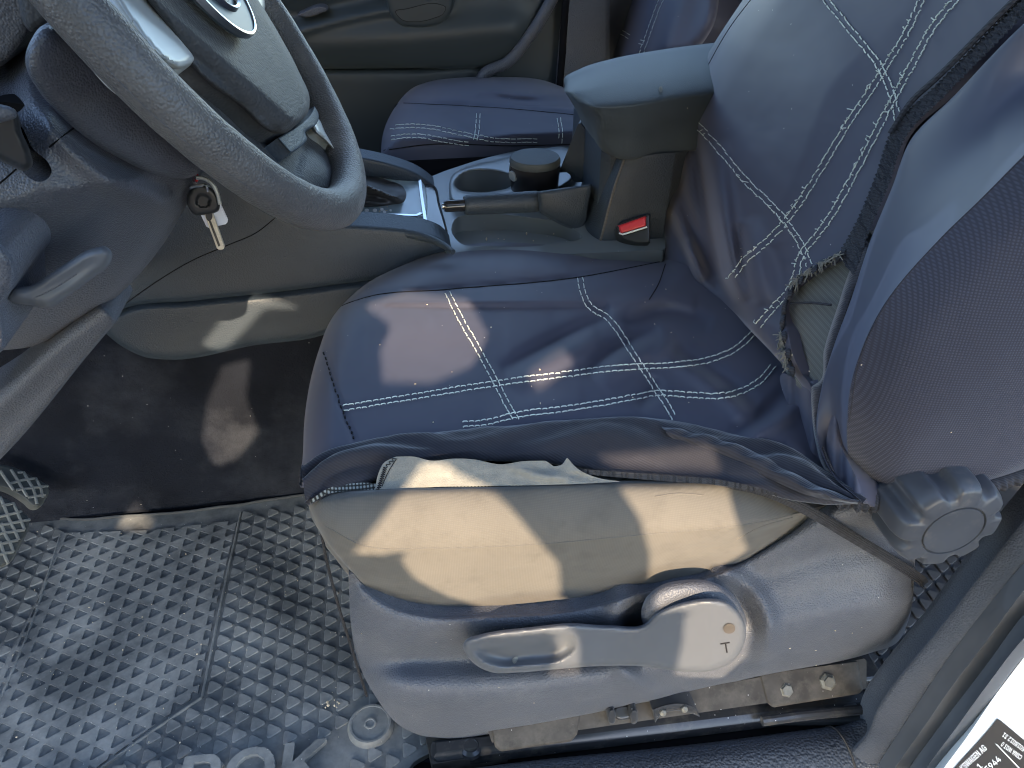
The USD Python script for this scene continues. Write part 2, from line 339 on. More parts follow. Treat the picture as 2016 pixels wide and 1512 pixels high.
# ---------------------------------------------------------------- driver's seat
seat = thing('bucket_seat', 'driver seat with bare grey-tan cushion side, grey plastic side trim, lever and round knob', 'car seat')
BN = (-math.cos(math.radians(17)), 0, math.sin(math.radians(17)))
BK = PL((.318, 0, .38), BN)                                     # plane of the driver's backrest
# exposed side of the cushion
tan = loft([
    rowy((640, 968, .06), (700, 950, .06), (850, 945, .06), (1000, 940, .06), (1250, 930, .06), (1500, 935, .06), (1660, 975, .06)),
    rowy((612, 984, .03), (650, 968, .034), (740, 960, .034), (1000, 953, .032), (1250, 944, .032), (1500, 948, .03), (1650, 984, .03)),
    rowy((607, 992, .03), (640, 985, .018), (740, 975, .012), (1000, 966, .010), (1250, 958, .010), (1500, 960, .012), (1650, 986, .024)),
    rowy((608, 1000, .03), (645, 1040, .0), (710, 1074, -.012), (850, 1078, -.014), (1000, 1074, -.014), (1260, 1052, -.014), (1500, 1026, -.012), (1650, 988, .01)),
    rowy((612, 1015, .03), (655, 1075, .0), (740, 1130, -.006), (850, 1140, -.009), (1000, 1136, -.009), (1260, 1108, -.008), (1460, 1060, -.006), (1655, 989, .012)),
    rowy((640, 1070, .03), (700, 1140, .008), (770, 1192, .012), (850, 1209, .012), (1000, 1211, .012), (1200, 1184, .012), (1400, 1134, .010), (1655, 992, .014)),
    rowy((660, 1090, .05), (720, 1165, .04), (790, 1215, .035), (870, 1235, .035), (1000, 1235, .035), (1200, 1210, .035), (1400, 1160, .03), (1660, 1000, .03))],
    170, 110, lambda u, v, p: .0012 * (meshkit.fbm(np.asarray(p) * [22, 60, 60], 3, 5) - .5))
part(seat, 'cushion', tan, 'tan_cloth', 60)
part(seat, 'cushion_seam', line_on([(640, 1035), (712, 1073), (850, 1079), (1000, 1075), (1260, 1053), (1500, 1027), (1620, 998)], tan, .0007), 'tan_cloth')
core = bbox((-.075, .035, .08), (.40, .42, .335), .02)
part(seat, 'seat_base', core, 'void', label='dark foam base hidden under the seat cover')
for ln in ([(1290, 978), (1330, 972), (1385, 975)], [(1450, 1062), (1490, 1040), (1560, 1018)]):
    part(seat, 'crease', line_on(ln, tan, .0006), 'tan_cloth')

VT = [(690, 1125), (720, 1160), (770, 1192), (830, 1209), (950, 1211), (1150, 1195), (1250, 1168), (1320, 1148), (1400, 1132), (1480, 1094), (1560, 1046), (1640, 990)]
vpoly = VT + [(1700, 978), (1770, 980), (1803, 1010, 1), (1800, 1130), (1792, 1210), (1765, 1266), (1715, 1285), (1500, 1330), (1300, 1376), (1150, 1410), (1000, 1440), (870, 1453), (825, 1447), (785, 1427), (740, 1372), (706, 1306), (692, 1240), (688, 1180)]
EB = [(1797, 1130), (1792, 1210), (1765, 1266), (1715, 1285), (1500, 1330), (1300, 1376), (1150, 1410), (1000, 1440), (870, 1453), (825, 1447), (785, 1427), (740, 1372), (706, 1306), (692, 1240), (688, 1150)]
def vh(px, py, d):
    dt, _ = segdist(np.stack([px, py], 1), curve(VT + [(1770, 975)], k=5)); de, _ = segdist(np.stack([px, py], 1), curve(EB, k=5))
    q_ = np.clip((px - 1360) / 120, 0, 1); h = rnd(dt, 24 + 30 * q_, .010 + .016 * q_) + rnd(de, 80, .034)
    h += fold(px, py, [(700, 1300), (800, 1295), (1000, 1288), (1250, 1272)], 32, -.014, False) * np.clip((1330 - px) / 80, 0, 1)
    h += fold(px, py, [(770, 1370), (1000, 1368), (1300, 1325), (1500, 1250), (1790, 1185)], 46, .015, False)
    h += fold(px, py, [(1470, 1135), (1600, 1090), (1760, 1060)], 40, -.014, False)
    r = np.hypot((px - 1360) / 1.12, py - 1248); t = np.clip((132 - r) / 26, 0, 1); h -= .006 * t * t * (3 - 2 * t)
    h += .006 * np.exp(-((r - 140) / 16) ** 2)
    return h
val = relief(vpoly, PY(-.016), vh, step=8, back=(0, .05, 0))
part(seat, 'side_trim', val, 'valance_plastic', 50)
boss = relief([(1262, 1216), (1270, 1180), (1298, 1154), (1345, 1142), (1395, 1144), (1434, 1162), (1460, 1195), (1470, 1235), (1445, 1262, 1), (1300, 1262, 1)], PY(-.037), lambda a, b, d: rnd(d, 42, .018), step=6, back=.03)
part(seat, 'lever_boss', boss, 'valance_plastic', 50)
lpoly = [(911, 1270), (920, 1257), (945, 1249), (1050, 1234), (1120, 1227), (1200, 1231), (1275, 1224), (1285, 1212), (1310, 1197), (1350, 1184), (1395, 1178), (1435, 1186), (1460, 1212), (1469, 1245), (1460, 1280), (1435, 1308), (1395, 1322), (1340, 1322), (1280, 1313), (1200, 1311), (1100, 1317), (1020, 1324), (965, 1323), (935, 1308), (917, 1287)]
def lh(px, py, d):
    h = rnd(d, 11, .010)
    pad = curve([(932, 1278), (945, 1265), (1000, 1255), (1080, 1246), (1128, 1252), (1135, 1275), (1110, 1298), (1040, 1310), (980, 1312), (948, 1300)], True, k=6)
    Pp = Polygon(pad); dd = shapely.distance(Pp.exterior, shapely.points(np.stack([px, py], 1))) * np.where(shapely.contains_xy(Pp, px, py), 1, 0)
    t = np.clip(dd / 26, 0, 1); h -= .011 * t * (2 - t)
    h += .010 * np.clip((px - 1240) / 160, 0, 1) ** 1.5 - .005 * np.exp(-((px - 1215) / 55) ** 2)
    return h
lev = relief(lpoly, PY(-.042), lh, step=5, back=.022)
lv = part(seat, 'height_lever', lev, 'lever_plastic', 50)
part(seat, 'lever_screw_hole', relief([(1424, 1233), (1434, 1226), (1445, 1230), (1446, 1240), (1436, 1246), (1425, 1242)], lambda a, b, h=0: hit(np.stack([a, b], 1), lev, .0008)[0], step=4, back=None), 'rail_dirty')
part(seat, 'lever_chip', relief([(1008, 1300), (1012, 1293), (1018, 1292), (1018, 1303), (1013, 1309)], lambda a, b, h=0: hit(np.stack([a, b], 1), lev, .0008)[0], step=3, back=None), 'flap_cloth')
part(seat, 'lever_mark', cat(line_on([(1418, 1267), (1436, 1264)], lev, .0006, .0004), line_on([(1428, 1266), (1431, 1284)], lev, .0006, .0004)), 'dark_thread')
# recline knob, axis across the car
kc = W(np.float64(1878), np.float64(1046), y=-.062); kd = (kc - C) @ fw; kr = 113 * kd / F
th = np.arange(160) / 160 * 2 * np.pi; lob = kr * (.92 + .085 * np.tanh(3.2 * (np.cos(8 * th + .5) + .45)))
def kring(s, y):
    q = lob * s if s > .7 else np.full(160, kr * s * .94)
    return np.stack([kc[0] + q * np.cos(th), np.full(160, kc[1] + y), kc[2] + q * np.sin(th)], 1)
prof = [(.0005, .0), (.57, .0), (.585, .0022), (.60, .0022), (.615, 0), (.86, .001), (.93, .0035), (.975, .008), (1., .014), (1.0, .040), (.9, .046), (.3, .048)]
V = np.vstack([kring(s, y) for s, y in prof])
part(seat, 'recline_knob', tm(V, grid_faces(len(prof), 160, True)), 'knob_plastic', 45)
part(seat, 'knob_spindle', lathe([(.0, -.03), (.016, -.03), (.016, .05), (0, .05)], kc + A(0, .05, 0), (0, 1, 0)), 'void')
# the seat's own upholstery, seen through the tear
part(seat, 'backrest', relief([(1520, 470), (1680, 420), (1720, 470), (1680, 620), (1640, 740), (1620, 775), (1585, 770), (1530, 700), (1500, 600)], BK, lambda a, b, d: -.008 + 0 * d, back=(.06, 0, -.02)), 'grey_weave')
part(seat, 'backrest_core', loft([[(.37, .03, .36), (.46, .03, .66), (.56, .03, 1.0)], [(.345, .06, .36), (.43, .06, .66), (.53, .06, 1.0)], [(.345, .42, .36), (.43, .42, .66), (.53, .42, 1.0)], [(.43, .44, .34), (.52, .44, .66), (.62, .44, 1.0)]], 20, 20), 'black_mesh')

# ---------------------------------------------------------------- seat cover on the driver's cushion
cover = thing('seat_cover', 'navy fitted cover on the driver cushion, near edge rucked up and torn, white double stitching', 'seat cover')
CZ = PL((0, .2, .366), (.03, 0, 1))
SIL = [(592, 960), (596, 900), (600, 820), (612, 745), (628, 688), (650, 632), (700, 575), (780, 525), (870, 488), (960, 476), (1100, 482), (1180, 494), (1240, 500), (1305, 508)]
cpoly = SIL + [(1420, 560), (1500, 640), (1560, 700), (1620, 790), (1648, 890), (1668, 950, 1), (1640, 968), (1560, 920), (1430, 880), (1300, 855), (1100, 858), (900, 872), (740, 900), (640, 940)]
CF = [  # folds: line, width, height
    ([(985, 735), (1040, 700), (1110, 665), (1200, 622)], 15, -.007), ([(1010, 760), (1080, 715), (1180, 660)], 22, .005),
    ([(1150, 735), (1190, 700), (1240, 672), (1300, 650)], 13, -.0065), ([(1180, 752), (1240, 712), (1330, 672)], 20, .0055),
    ([(1230, 640), (1310, 612), (1400, 640)], 16, -.006), ([(1200, 610), (1290, 590), (1370, 600)], 20, .005),
    ([(1290, 690), (1370, 735), (1440, 790), (1500, 860)], 20, .007), ([(1330, 690), (1420, 745), (1490, 800)], 15, -.007),
    ([(1250, 800), (1280, 770), (1290, 740)], 16, -.006), ([(960, 830), (1060, 800), (1150, 790)], 26, .003),
    ([(1450, 880), (1520, 840), (1580, 790)], 14, .006), ([(1440, 850), (1500, 815), (1550, 770)], 14, -.005),
    ([(1480, 890), (1560, 900), (1640, 960)], 18, -.006), ([(720, 640), (900, 640), (1080, 600)], 70, .003), ([(1120, 520), (1200, 505), (1290, 508)], 12, -.006), ([(760, 720), (900, 700), (1000, 690)], 60, -.003),
    ([(1540, 880), (1600, 920), (1680, 985)], 13, .008)]
def ch(px, py, d):
    h = rnd(d, 62, .045)
    sd, _ = segdist(np.stack([px, py], 1), curve([(600, 660), (665, 606), (720, 585), (870, 570), (1140, 545), (1300, 515)], k=6))
    h += -.0022 * np.exp(-(sd / 5) ** 2) + .004 * np.exp(-((sd - 40) / 28) ** 2) * (py < 600)
    sd, _ = segdist(np.stack([px, py], 1), curve([(637, 690), (655, 750), (675, 810), (700, 872)], k=6)); h += -.0018 * np.exp(-(sd / 5) ** 2)
    for l, w, a in CF: h += fold(px, py, l, w * 1.1, a * 1.25)
    h -= .045 * np.clip((px - 1560) / 140, 0, 1) * np.clip((py - 820) / 160, 0, 1)
    h += .0016 * (meshkit.fbm(np.stack([px / 70, py / 70, 0 * px], 1), 3, 8) - .5)
    return h
cush = relief(cpoly, CZ, ch, step=7, back=(0, .04, -.035), edge=SIL)
part(cover, 'cushion_panel', cush, 'navy', 60)
for ln, r in (([(640, 626), (665, 607), (720, 586), (870, 571), (1140, 546), (1298, 516)], .0009), ([(1310, 520), (1296, 560), (1278, 590)], .0007)):
    part(cover, 'seam', line_on(ln, cush, r), 'dark_thread')
part(cover, 'seam_stitching', stitches([(638, 694), (655, 750), (675, 810), (698, 868)], cush, .0007, 5, 6), 'dark_thread', 60)
SL = [[(676, 804), (820, 781), (975, 756), (1110, 738), (1260, 722), (1330, 719), (1400, 708), (1445, 690), (1488, 652)],
      [(912, 836), (960, 832), (1015, 818), (1110, 806), (1200, 792), (1300, 775), (1370, 779), (1440, 777), (1490, 755), (1528, 714)],
      [(881, 576), (905, 625), (945, 695), (978, 757), (1000, 800), (1018, 830)], [(1142, 547), (1148, 578), (1158, 600), (1200, 630), (1230, 672), (1262, 722), (1298, 775), (1318, 808), (1329, 828)]]
for i, l in enumerate(SL):
    for o in (-5, 5): part(cover, 'stitching', stitches(off2(l, o), cush, .00055, seed=i * 2 + (o > 0)), 'thread', 60)
# rucked black side strip
def ruck(u, v, p):
    w = 6.5 * v + 1.2 * np.sin(5 * u * 3.1) + 2.2 * meshkit.fbm(np.stack([u * 7, v * 2, 0 * u], 1), 3, 2)
    am = .0030 * (.35 + np.exp(-(u / .18) ** 2) + .8 * np.exp(-((u - .92) / .12) ** 2))
    return am * np.sin(w * 2.2) * np.sin(np.pi * np.clip(v, 0.02, .98)) ** .4 + .0012 * (meshkit.fbm(np.asarray(p) * 90, 2, 4) - .5)
skirt = loft([
    rowp([(598, 925), (640, 893), (700, 873), (900, 846), (1100, 829), (1300, 824), (1430, 851), (1560, 884), (1640, 940), (1705, 985)], CZ, -.001),
    rowp([(596, 930), (640, 899), (700, 879), (900, 852), (1100, 836), (1300, 831), (1430, 857), (1560, 890), (1645, 946), (1702, 986)], CZ, .006),
    rowp([(594, 945), (645, 914), (720, 895), (900, 873), (1100, 863), (1300, 862), (1430, 883), (1560, 918), (1645, 962), (1698, 987)], CZ, .007),
    rowp([(597, 965), (650, 938), (740, 915), (900, 893), (1100, 893), (1300, 905), (1420, 920), (1540, 948), (1630, 974), (1692, 988)], CZ, .003),
    rowp([(604, 990), (650, 962), (740, 938), (850, 905), (1000, 905), (1110, 912), (1220, 930), (1400, 944), (1530, 970), (1620, 984), (1688, 990)], CZ, -.003),
    rowp([(606, 988), (650, 958), (740, 934), (850, 902), (1000, 902), (1110, 909), (1220, 926), (1400, 940), (1530, 966), (1620, 981), (1688, 988)], CZ, -.012)], 260, 70, ruck)
part(cover, 'side_strip', skirt, 'navy_twill', 60, 'dark stretchy side strip of the cover, rucked up along the cushion edge')
roll = loft([rowp([(1300, 838), (1430, 868), (1520, 905), (1600, 950), (1690, 985)], CZ, .003), rowp([(1310, 850), (1430, 880), (1515, 922), (1590, 962), (1690, 990)], CZ, .012),
             rowp([(1330, 868), (1430, 900), (1510, 940), (1590, 975), (1688, 993)], CZ, .004)], 80, 16, lambda u, v, p: .0015 * np.sin(u * 40 + 6 * v) * v * (1 - v) * 4)
part(cover, 'side_roll', roll, 'navy_twill', 60)
FP = PL((0, .026, .3655), (0, -.55, .83))
flap = relief([(738, 964, 1), (744, 935), (755, 912), (778, 899, 1), (815, 899), (850, 907), (890, 903), (930, 904), (985, 914), (1030, 908), (1075, 907, 1), (1090, 918, 1), (1106, 915), (1117, 901, 1), (1135, 921), (1175, 940), (1222, 948, 1), (1150, 952), (1000, 956), (880, 958)], FP, lambda a, b, d: .003 + .003 * (meshkit.fbm(np.stack([a / 45, b / 20, 0 * a], 1), 3, 1) - .5) + fold(a, b, [(1000, 915), (1060, 935), (1120, 940)], 9, .004) + fold(a, b, [(1110, 930), (1170, 945)], 5, -.003), step=5, back=(0, .002, -.002))
part(cover, 'torn_flap', flap, 'flap_cloth', 60, 'torn pale lining flap with frayed top edge')
zz_ = []
for i in range(16):
    t = i / 15.; b0 = np.array([740, 963]) * (1 - t) + np.array([757, 909]) * t + (np.array([14, -6]) * max(0, t - .8) * 5)
    zz_ += [tuple(b0), tuple(b0 + [10, 1])]
part(cover, 'overlock_stitching', cat(line_on([(p[0], p[1], 1) for p in zz_], flap, .00028, .0004, step=2), line_on([(752, 958), (764, 930), (780, 905)], flap, .0003, .0004)), 'dark_thread')
part(cover, 'mesh_edge', loft([rowp([(611, 985), (645, 962), (700, 951), (780, 955), (1000, 952), (1120, 949)], CZ, -.002), rowp([(611, 992), (642, 974), (690, 966), (780, 965), (1000, 957), (1120, 953)], CZ, -.005)], 80, 4), 'grid_mesh')
part(cover, 'zip_tape', loft([rowp([(1120, 921), (1220, 929), (1330, 937), (1420, 945), (1530, 971)], CZ, .0025), rowp([(1120, 931), (1220, 940), (1330, 949), (1420, 956), (1530, 977)], CZ, -.001)], 80, 5, lambda u, v, p: .0008 * np.sin(u * 300)), 'elastic')
es = np.array([W(np.float64(a), np.float64(b), y=c) for a, b, c in ((1410, 950, .012), (1480, 960, .004), (1540, 980, -.006), (1600, 1010, -.014), (1660, 1046, -.017), (1720, 1082, -.021), (1770, 1112, -.021), (1806, 1136, -.014), (1820, 1150, .02))])
es = curve([tuple(p) for p in es], n=70)
part(cover, 'elastic_strap', cat(sweep(es, np.array([(-.0045, -.0006), (.0045, -.0006), (.0045, .0006), (-.0045, .0006)]), upv=(0, -1, .1)), *[sweep(es + A(0, -.0006, .0022 * k), circ(.0006, 5), upv=(0, -1, .1)) for k in (-2, -1, 0, 1, 2)]), 'elastic', 30)
fs = curve([tuple(W(np.float64(a), np.float64(b), y=c)) for a, b, c in ((628, 1010, .04), (640, 1090, .03), (660, 1170, .02), (690, 1270, .02), (722, 1370, .03))], n=60)
part(cover, 'elastic_cord', tube(fs, .0013, 6), 'elastic')
part(cover, 'strap_loop', tube(curve([tuple(W(np.float64(a), np.float64(b), y=.004)) for a, b in ((1498, 930), (1512, 945), (1530, 962), (1532, 972))], n=20), .0018, 6), 'black_cloth')

# ---------------------------------------------------------------- cover on the driver's backrest
bcov = thing('backrest_cover', 'navy fitted cover on the driver backrest, torn open near the seat joint', 'seat cover')
BF = [([(1318, 300), (1356, 430), (1415, 556), (1475, 645)], 20, -.013), ([(1350, 470), (1385, 560)], 12, .008), ([(1365, 250), (1376, 330), (1392, 430), (1425, 545)], 17, -.014), ([(1408, 280), (1420, 380), (1436, 480), (1470, 590)], 20, .010), ([(1325, 330), (1340, 430), (1385, 550)], 16, .006),
      ([(1318, 420), (1350, 500), (1390, 560)], 12, -.007), ([(1475, 430), (1488, 520), (1500, 600)], 22, .006), ([(1455, 440), (1460, 520), (1478, 600)], 11, -.006), ([(1540, 640), (1560, 690), (1580, 735)], 12, .005),
      ([(1530, 480), (1545, 560), (1530, 640)], 20, -.004)]
LE = [(1505, -60), (1452, 15), (1400, 95), (1345, 200), (1312, 290), (1292, 380), (1276, 470), (1272, 500)]
STRIP = [(2080, -60), (2000, 28), (1850, 180), (1768, 258), (1735, 350), (1690, 455), (1660, 498)]
bpoly = LE + [(1305, 560, 1), (1330, 545), (1380, 570), (1440, 614), (1490, 664), (1530, 706), (1568, 748), (1595, 790, 1), (1596, 760), (1578, 735), (1562, 700), (1552, 655), (1545, 600), (1572, 552), (1605, 526), (1635, 512), (1660, 498, 1)] + STRIP[::-1][1:]
def bh(px, py, d):
    de, _ = segdist(np.stack([px, py], 1), curve(LE, k=5)); h = rnd(de, 70, .055)
    dc, _ = segdist(np.stack([px, py], 1), curve([(1300, 545), (1330, 545), (1380, 570), (1440, 614), (1490, 664), (1530, 706), (1568, 748), (1595, 790)], k=5)); h += rnd(dc, 26, .014)
    h += .020 * np.exp(-((px - 1570) / 220) ** 2 - ((py - 200) / 260) ** 2) * np.clip(segdist(np.stack([px, py], 1), np.array(STRIP, float))[0] / 160, 0, 1)
    dsd, _ = segdist(np.stack([px, py], 1), curve([(1490, -60), (1440, 50), (1378, 160), (1338, 240)], k=5)); h += -.003 * np.exp(-(dsd / 6) ** 2)
    for l, w, a in BF: h += fold(px, py, l, w, a * 1.4)
    h += .002 * (meshkit.fbm(np.stack([px / 80, py / 80, 0 * px], 1), 3, 18) - .5)
    return h
bpan = relief(bpoly, BK, bh, step=7, back=(.012, 0, -.004))
part(bcov, 'centre_panel', bpan, 'navy', 60)
part(bcov, 'seam', line_on([(1486, -10), (1440, 50), (1378, 160), (1345, 225), (1312, 330), (1304, 440)], bpan, .0008), 'dark_thread')
BL = [[(1610, -20), (1680, 65), (1735, 135), (1758, 190), (1772, 250)], [(1340, 212), (1400, 275), (1460, 345), (1548, 436), (1580, 485), (1596, 525)],
      [(1818, -5), (1788, 60), (1738, 142), (1660, 260), (1600, 360), (1548, 436), (1500, 485), (1460, 520), (1440, 550)], [(1886, -5), (1842, 48), (1800, 122), (1752, 210), (1690, 330), (1620, 450), (1580, 500), (1562, 560), (1520, 610), (1488, 648)]]
for i, l in enumerate(BL):
    for o in (-5.5, 5.5): part(bcov, 'stitching', stitches(off2(l, o), bpan, .0005, seed=30 + i * 2 + (o > 0), jit=2.2), 'thread', 60)
g = np.random.default_rng(5); fz = []                                  # loose thread ends
for l in BL[1:]:
    Q = curve(off2(l, 5.5), step=9.)
    for q in Q[g.random(len(Q)) < .35]:
        P, n = hit(np.array([q, q + g.normal(0, 5, 2)]), bpan, .001)
        if not np.isnan(P).any(): fz.append(sweep([P[0], (P[0] + P[1]) / 2 + n[0] * .002, P[1]], circ(.0004, 4)))
part(bcov, 'loose_threads', cat(*fz), 'thread', 60, kind='stuff')
tape = loft([rowp([(2072, -70), (1990, 15), (1838, 172), (1760, 248), (1722, 350), (1678, 452), (1650, 500)], BK, .004), rowp([(2085, -45), (2010, 35), (1862, 186), (1784, 268), (1750, 362), (1706, 470), (1682, 545)], BK, .003)], 160, 8, lambda u, v, p: .0012 * np.sin(u * 420 + v * 5) + .001 * np.sin(v * 25))
part(bcov, 'zip_tape', tape, 'black_cloth', 60, 'frayed dark tape between centre panel and outer bolster')
part(bcov, 'tape_edge', tube(curve(rowp([(2060, -62), (1975, 22), (1850, 148), (1790, 205), (1752, 262)], BK, .007), n=60), .0022, 6), 'black_cloth')
B2L = [(2090, -20), (2020, 44), (1880, 190), (1792, 280), (1757, 370), (1714, 475), (1676, 590), (1640, 690), (1618, 770), (1608, 850), (1640, 935), (1695, 986)]
RDG = [(2085, 235, -.01), (2016, 305, -.008), (1930, 392, -.006), (1850, 470, -.004), (1740, 600, -.002), (1690, 705, 0), (1668, 830, .004), (1672, 910, .01), (1695, 988, .018)]
inner = loft([rowp(B2L, BK, -.004), rowp(B2L, BK, .004),
              rowy((2090, 100, .07), (2010, 165, .068), (1890, 300, .062), (1800, 430, .055), (1735, 560, .045), (1682, 680, .036), (1655, 790, .03), (1650, 880, .028), (1690, 975, .028)),
              rowy(*RDG)], 140, 40)
part(bcov, 'bolster_band', inner, 'navy_satin', 60)
outer = loft([rowy(*RDG), rowy((2100, 330, -.035), (2016, 430, -.032), (1900, 560, -.030), (1800, 690, -.028), (1735, 800, -.022), (1712, 900, -.012), (1705, 988, .006)),
              rowy((2120, 600, -.045), (2020, 690, -.045), (1910, 790, -.042), (1810, 880, -.036), (1765, 940, -.026), (1745, 988, -.008)),
              rowy((2120, 850, -.040), (2040, 885, -.042), (1960, 925, -.040), (1860, 958, -.034), (1790, 978, -.022), (1760, 990, -.012)),
              rowy((2120, 905, -.02), (2040, 925, -.02), (1968, 948, -.02), (1870, 976, -.015), (1800, 992, -.008), (1765, 995, -.004)),
              rowy((2120, 920, .05), (2040, 940, .05), (1968, 960, .05), (1870, 985, .05), (1800, 1000, .05), (1765, 1000, .05))], 120, 70, lambda u, v, p: .0025 * np.exp(-((v - .72) / .06) ** 2) * np.sin(u * 30 + 8 * v) + .0015 * (meshkit.fbm(np.asarray(p) * 25, 3, 11) - .5))
part(bcov, 'outer_bolster', outer, 'black_mesh', 60, 'dark dotted stretch fabric over the outer backrest bolster')
part(bcov, 'piping', line_on([(2040, 284), (1930, 394), (1850, 472), (1742, 602), (1693, 706), (1672, 830)], cat(inner, outer), .0006, -.0002, 6, 6.), 'navy_twill')
# ragged edge of the tear
rag = []
E1 = curve([(1560, 735), (1548, 690), (1540, 640), (1546, 598), (1572, 553), (1605, 528), (1640, 510), (1660, 499)], n=120)
e3 = np.array([BK(a, b, .004 + .004 * math.sin(i * .5)) for i, (a, b) in enumerate(E1)])
tear = sweep(e3 + .0015 * (np.stack([meshkit.fbm(e3 * 200, 2, k) for k in (1, 2, 3)], 1) - .5), np.stack([circ(.0035 + .002 * math.sin(i * .9), 7, .002) for i in range(120)]), upv=BN)
part(bcov, 'torn_edge', tear, 'black_cloth', 60)
g = np.random.default_rng(8)
for i in list(range(8, 34)) + list(range(72, 118)):
    for _ in range(3):
        p = e3[i] + np.array(BN) * .003; q = p + g.normal(0, .0028, 3) + A(0, -.001, -.003); rag.append(sweep([p, (p + q) / 2 + g.normal(0, .001, 3), q], circ(.0005, 4)))
part(bcov, 'frayed_threads', cat(*rag), 'flap_cloth', 60, kind='stuff')
part(bcov, 'stretched_thread', tube([BK(1556., 597., .001), BK(1600., 596., .0), BK(1636., 600., .002)], .0012, 5), 'black_cloth')
part(bcov, 'tucked_cloth', relief([(1545, 735), (1580, 752), (1606, 748), (1640, 740), (1650, 860), (1690, 980), (1640, 970), (1590, 880)], BK, lambda a, b, d: -.006 + .003 * np.sin(a / 7.) , step=6, back=(.03, 0, -.02)), 'navy', 60)
hem_p = curve([tuple(W(np.float64(a), np.float64(b), y=c)) for a, b, c in ((1540, 928, .012), (1600, 956, .000), (1650, 972, -.010), (1695, 978, -.018), (1760, 984, -.026), (1850, 976, -.034), (1960, 950, -.036), (2060, 915, -.03))], n=150)
hw = .0072 + .0055 * np.exp(-((np.arange(150) - 45) / 22.) ** 2)
hem = sweep(hem_p, np.stack([circ(w_ * (1 + .22 * math.sin(i * 1.5) + .12 * math.sin(i * .6)), 12, w_ * .75) for i, w_ in enumerate(hw)]))
part(bcov, 'gathered_hem', hem, 'black_cloth', 60)
gus = relief([(1595, 760, 1), (1612, 752), (1622, 690), (1650, 600), (1668, 545), (1700, 470, 1), (1712, 480), (1680, 590), (1648, 690), (1626, 770), (1616, 850), (1640, 920), (1650, 940, 1), (1630, 930), (1605, 870), (1596, 800)], BK, lambda a, b, d: .003 + rnd(d, 14, .01), step=6, back=(.02, 0, 0))
part(bcov, 'inner_gusset', gus, 'navy_twill', 60)

# ---------------------------------------------------------------- steering wheel
wheel = thing('steering_wheel', 'black leather-grained steering wheel with satin spokes and round badge on the hub', 'steering wheel')
R = .19; wa = .5533; wn = A(math.cos(wa), 0, math.sin(wa)); we1 = A(0, 1, 0); we2 = A(-math.sin(wa), 0, math.cos(wa)); wc = A(-.1510, .2356, .6799)
def WP(h): return PL(wc + wn * h, wn)
tt = np.arange(220) / 220 * 2 * np.pi
rim = np.array([wc + R * (math.cos(t) * we1 + math.sin(t) * we2) for t in tt])
prof = np.stack([circ(.0160, 22, .0156) for t in tt])
rm = sweep(rim, prof, True, tuple(wn))
rm.vertices = np.array(rm.vertices) + np.array(rm.vertex_normals) * (.0012 * (meshkit.fbm(np.array(rm.vertices) * 60, 3, 9) - .5))[:, None]
part(wheel, 'rim', rm, 'rim_leather', 60)
part(wheel, 'rim_seam', line_on([(150, 60), (230, 155), (330, 250), (420, 320), (500, 375)], rm, .0003, -.0001, 5), 'trim_plastic')
pad_p = [(240, -60, 1), (300, 20), (336, 72), (390, 146), (470, 206), (540, 262), (552, 264), (585, 244), (606, 222), (610, 200), (588, 140), (550, 68), (510, 0), (478, -60, 1)]
def padh(a, b, d):
    L0, L1 = np.array([350., 40.]), np.array([575., 236.]); nrm = np.array([-(L1 - L0)[1], (L1 - L0)[0]]) / np.linalg.norm(L1 - L0); sd = (np.stack([a, b], 1) - L0) @ nrm
    return rnd(d, 16, .008) - .012 * np.clip((sd + 4) / 40, 0, 1) ** 1.2
hub = relief(pad_p, WP(.018), padh, step=7, back=tuple(-wn * .05))
part(wheel, 'hub_pad', hub, 'wheel_leather', 55)
spk = relief([(330, 110), (385, 152), (545, 274), (618, 212), (650, 250), (700, 330), (710, 380), (670, 400), (620, 390), (540, 345), (430, 250), (350, 170)], WP(-.012), lambda a, b, d: rnd(d, 22, .012) + fold(a, b, [(590, 320), (640, 340), (690, 350)], 36, .006), step=8, back=tuple(-wn * .03))
part(wheel, 'lower_spoke', spk, 'wheel_leather', 55)
part(wheel, 'spoke_back', relief([(200, -60), (330, 90), (430, 190), (545, 280), (620, 215), (560, 90), (470, -60)], WP(-.022), None, step=14, back=tuple(-wn * .02)), 'gloss_black')
plate = relief([(546, 272, 1), (612, 222), (619, 208, 1), (628, 228), (624, 244), (601, 260), (604, 276), (598, 284), (572, 302, 1)], WP(.002), lambda a, b, d: rnd(d, 4, .002), step=3, back=tuple(-wn * .015))
part(wheel, 'spoke_plate', plate, 'console_plastic')
ins = relief([(614, 236), (622, 232), (642, 262), (668, 300), (688, 322), (691, 335), (684, 336), (664, 308), (640, 278), (618, 258)], WP(.001), lambda a, b, d: rnd(d, 8, .006), step=4, back=tuple(-wn * .015))
part(wheel, 'spoke_insert', ins, 'satin_metal')
sp_l = relief([(190, -60, 1), (262, -50), (300, 0), (336, 40), (368, 82), (384, 120), (376, 128), (350, 138, 1), (320, 122), (270, 70), (230, 10)], WP(.010), lambda a, b, d: rnd(d, 14, .010), step=6, back=tuple(-wn * .035))
part(wheel, 'side_spoke', sp_l, 'satin_metal', 45)
part(wheel, 'side_spoke', relief([(470, -60, 1), (505, -60), (521, 0), (522, 14), (512, 32), (500, 20), (488, -10)], WP(.012), lambda a, b, d: rnd(d, 8, .008), step=5, back=tuple(-wn * .03)), 'satin_metal', 45)
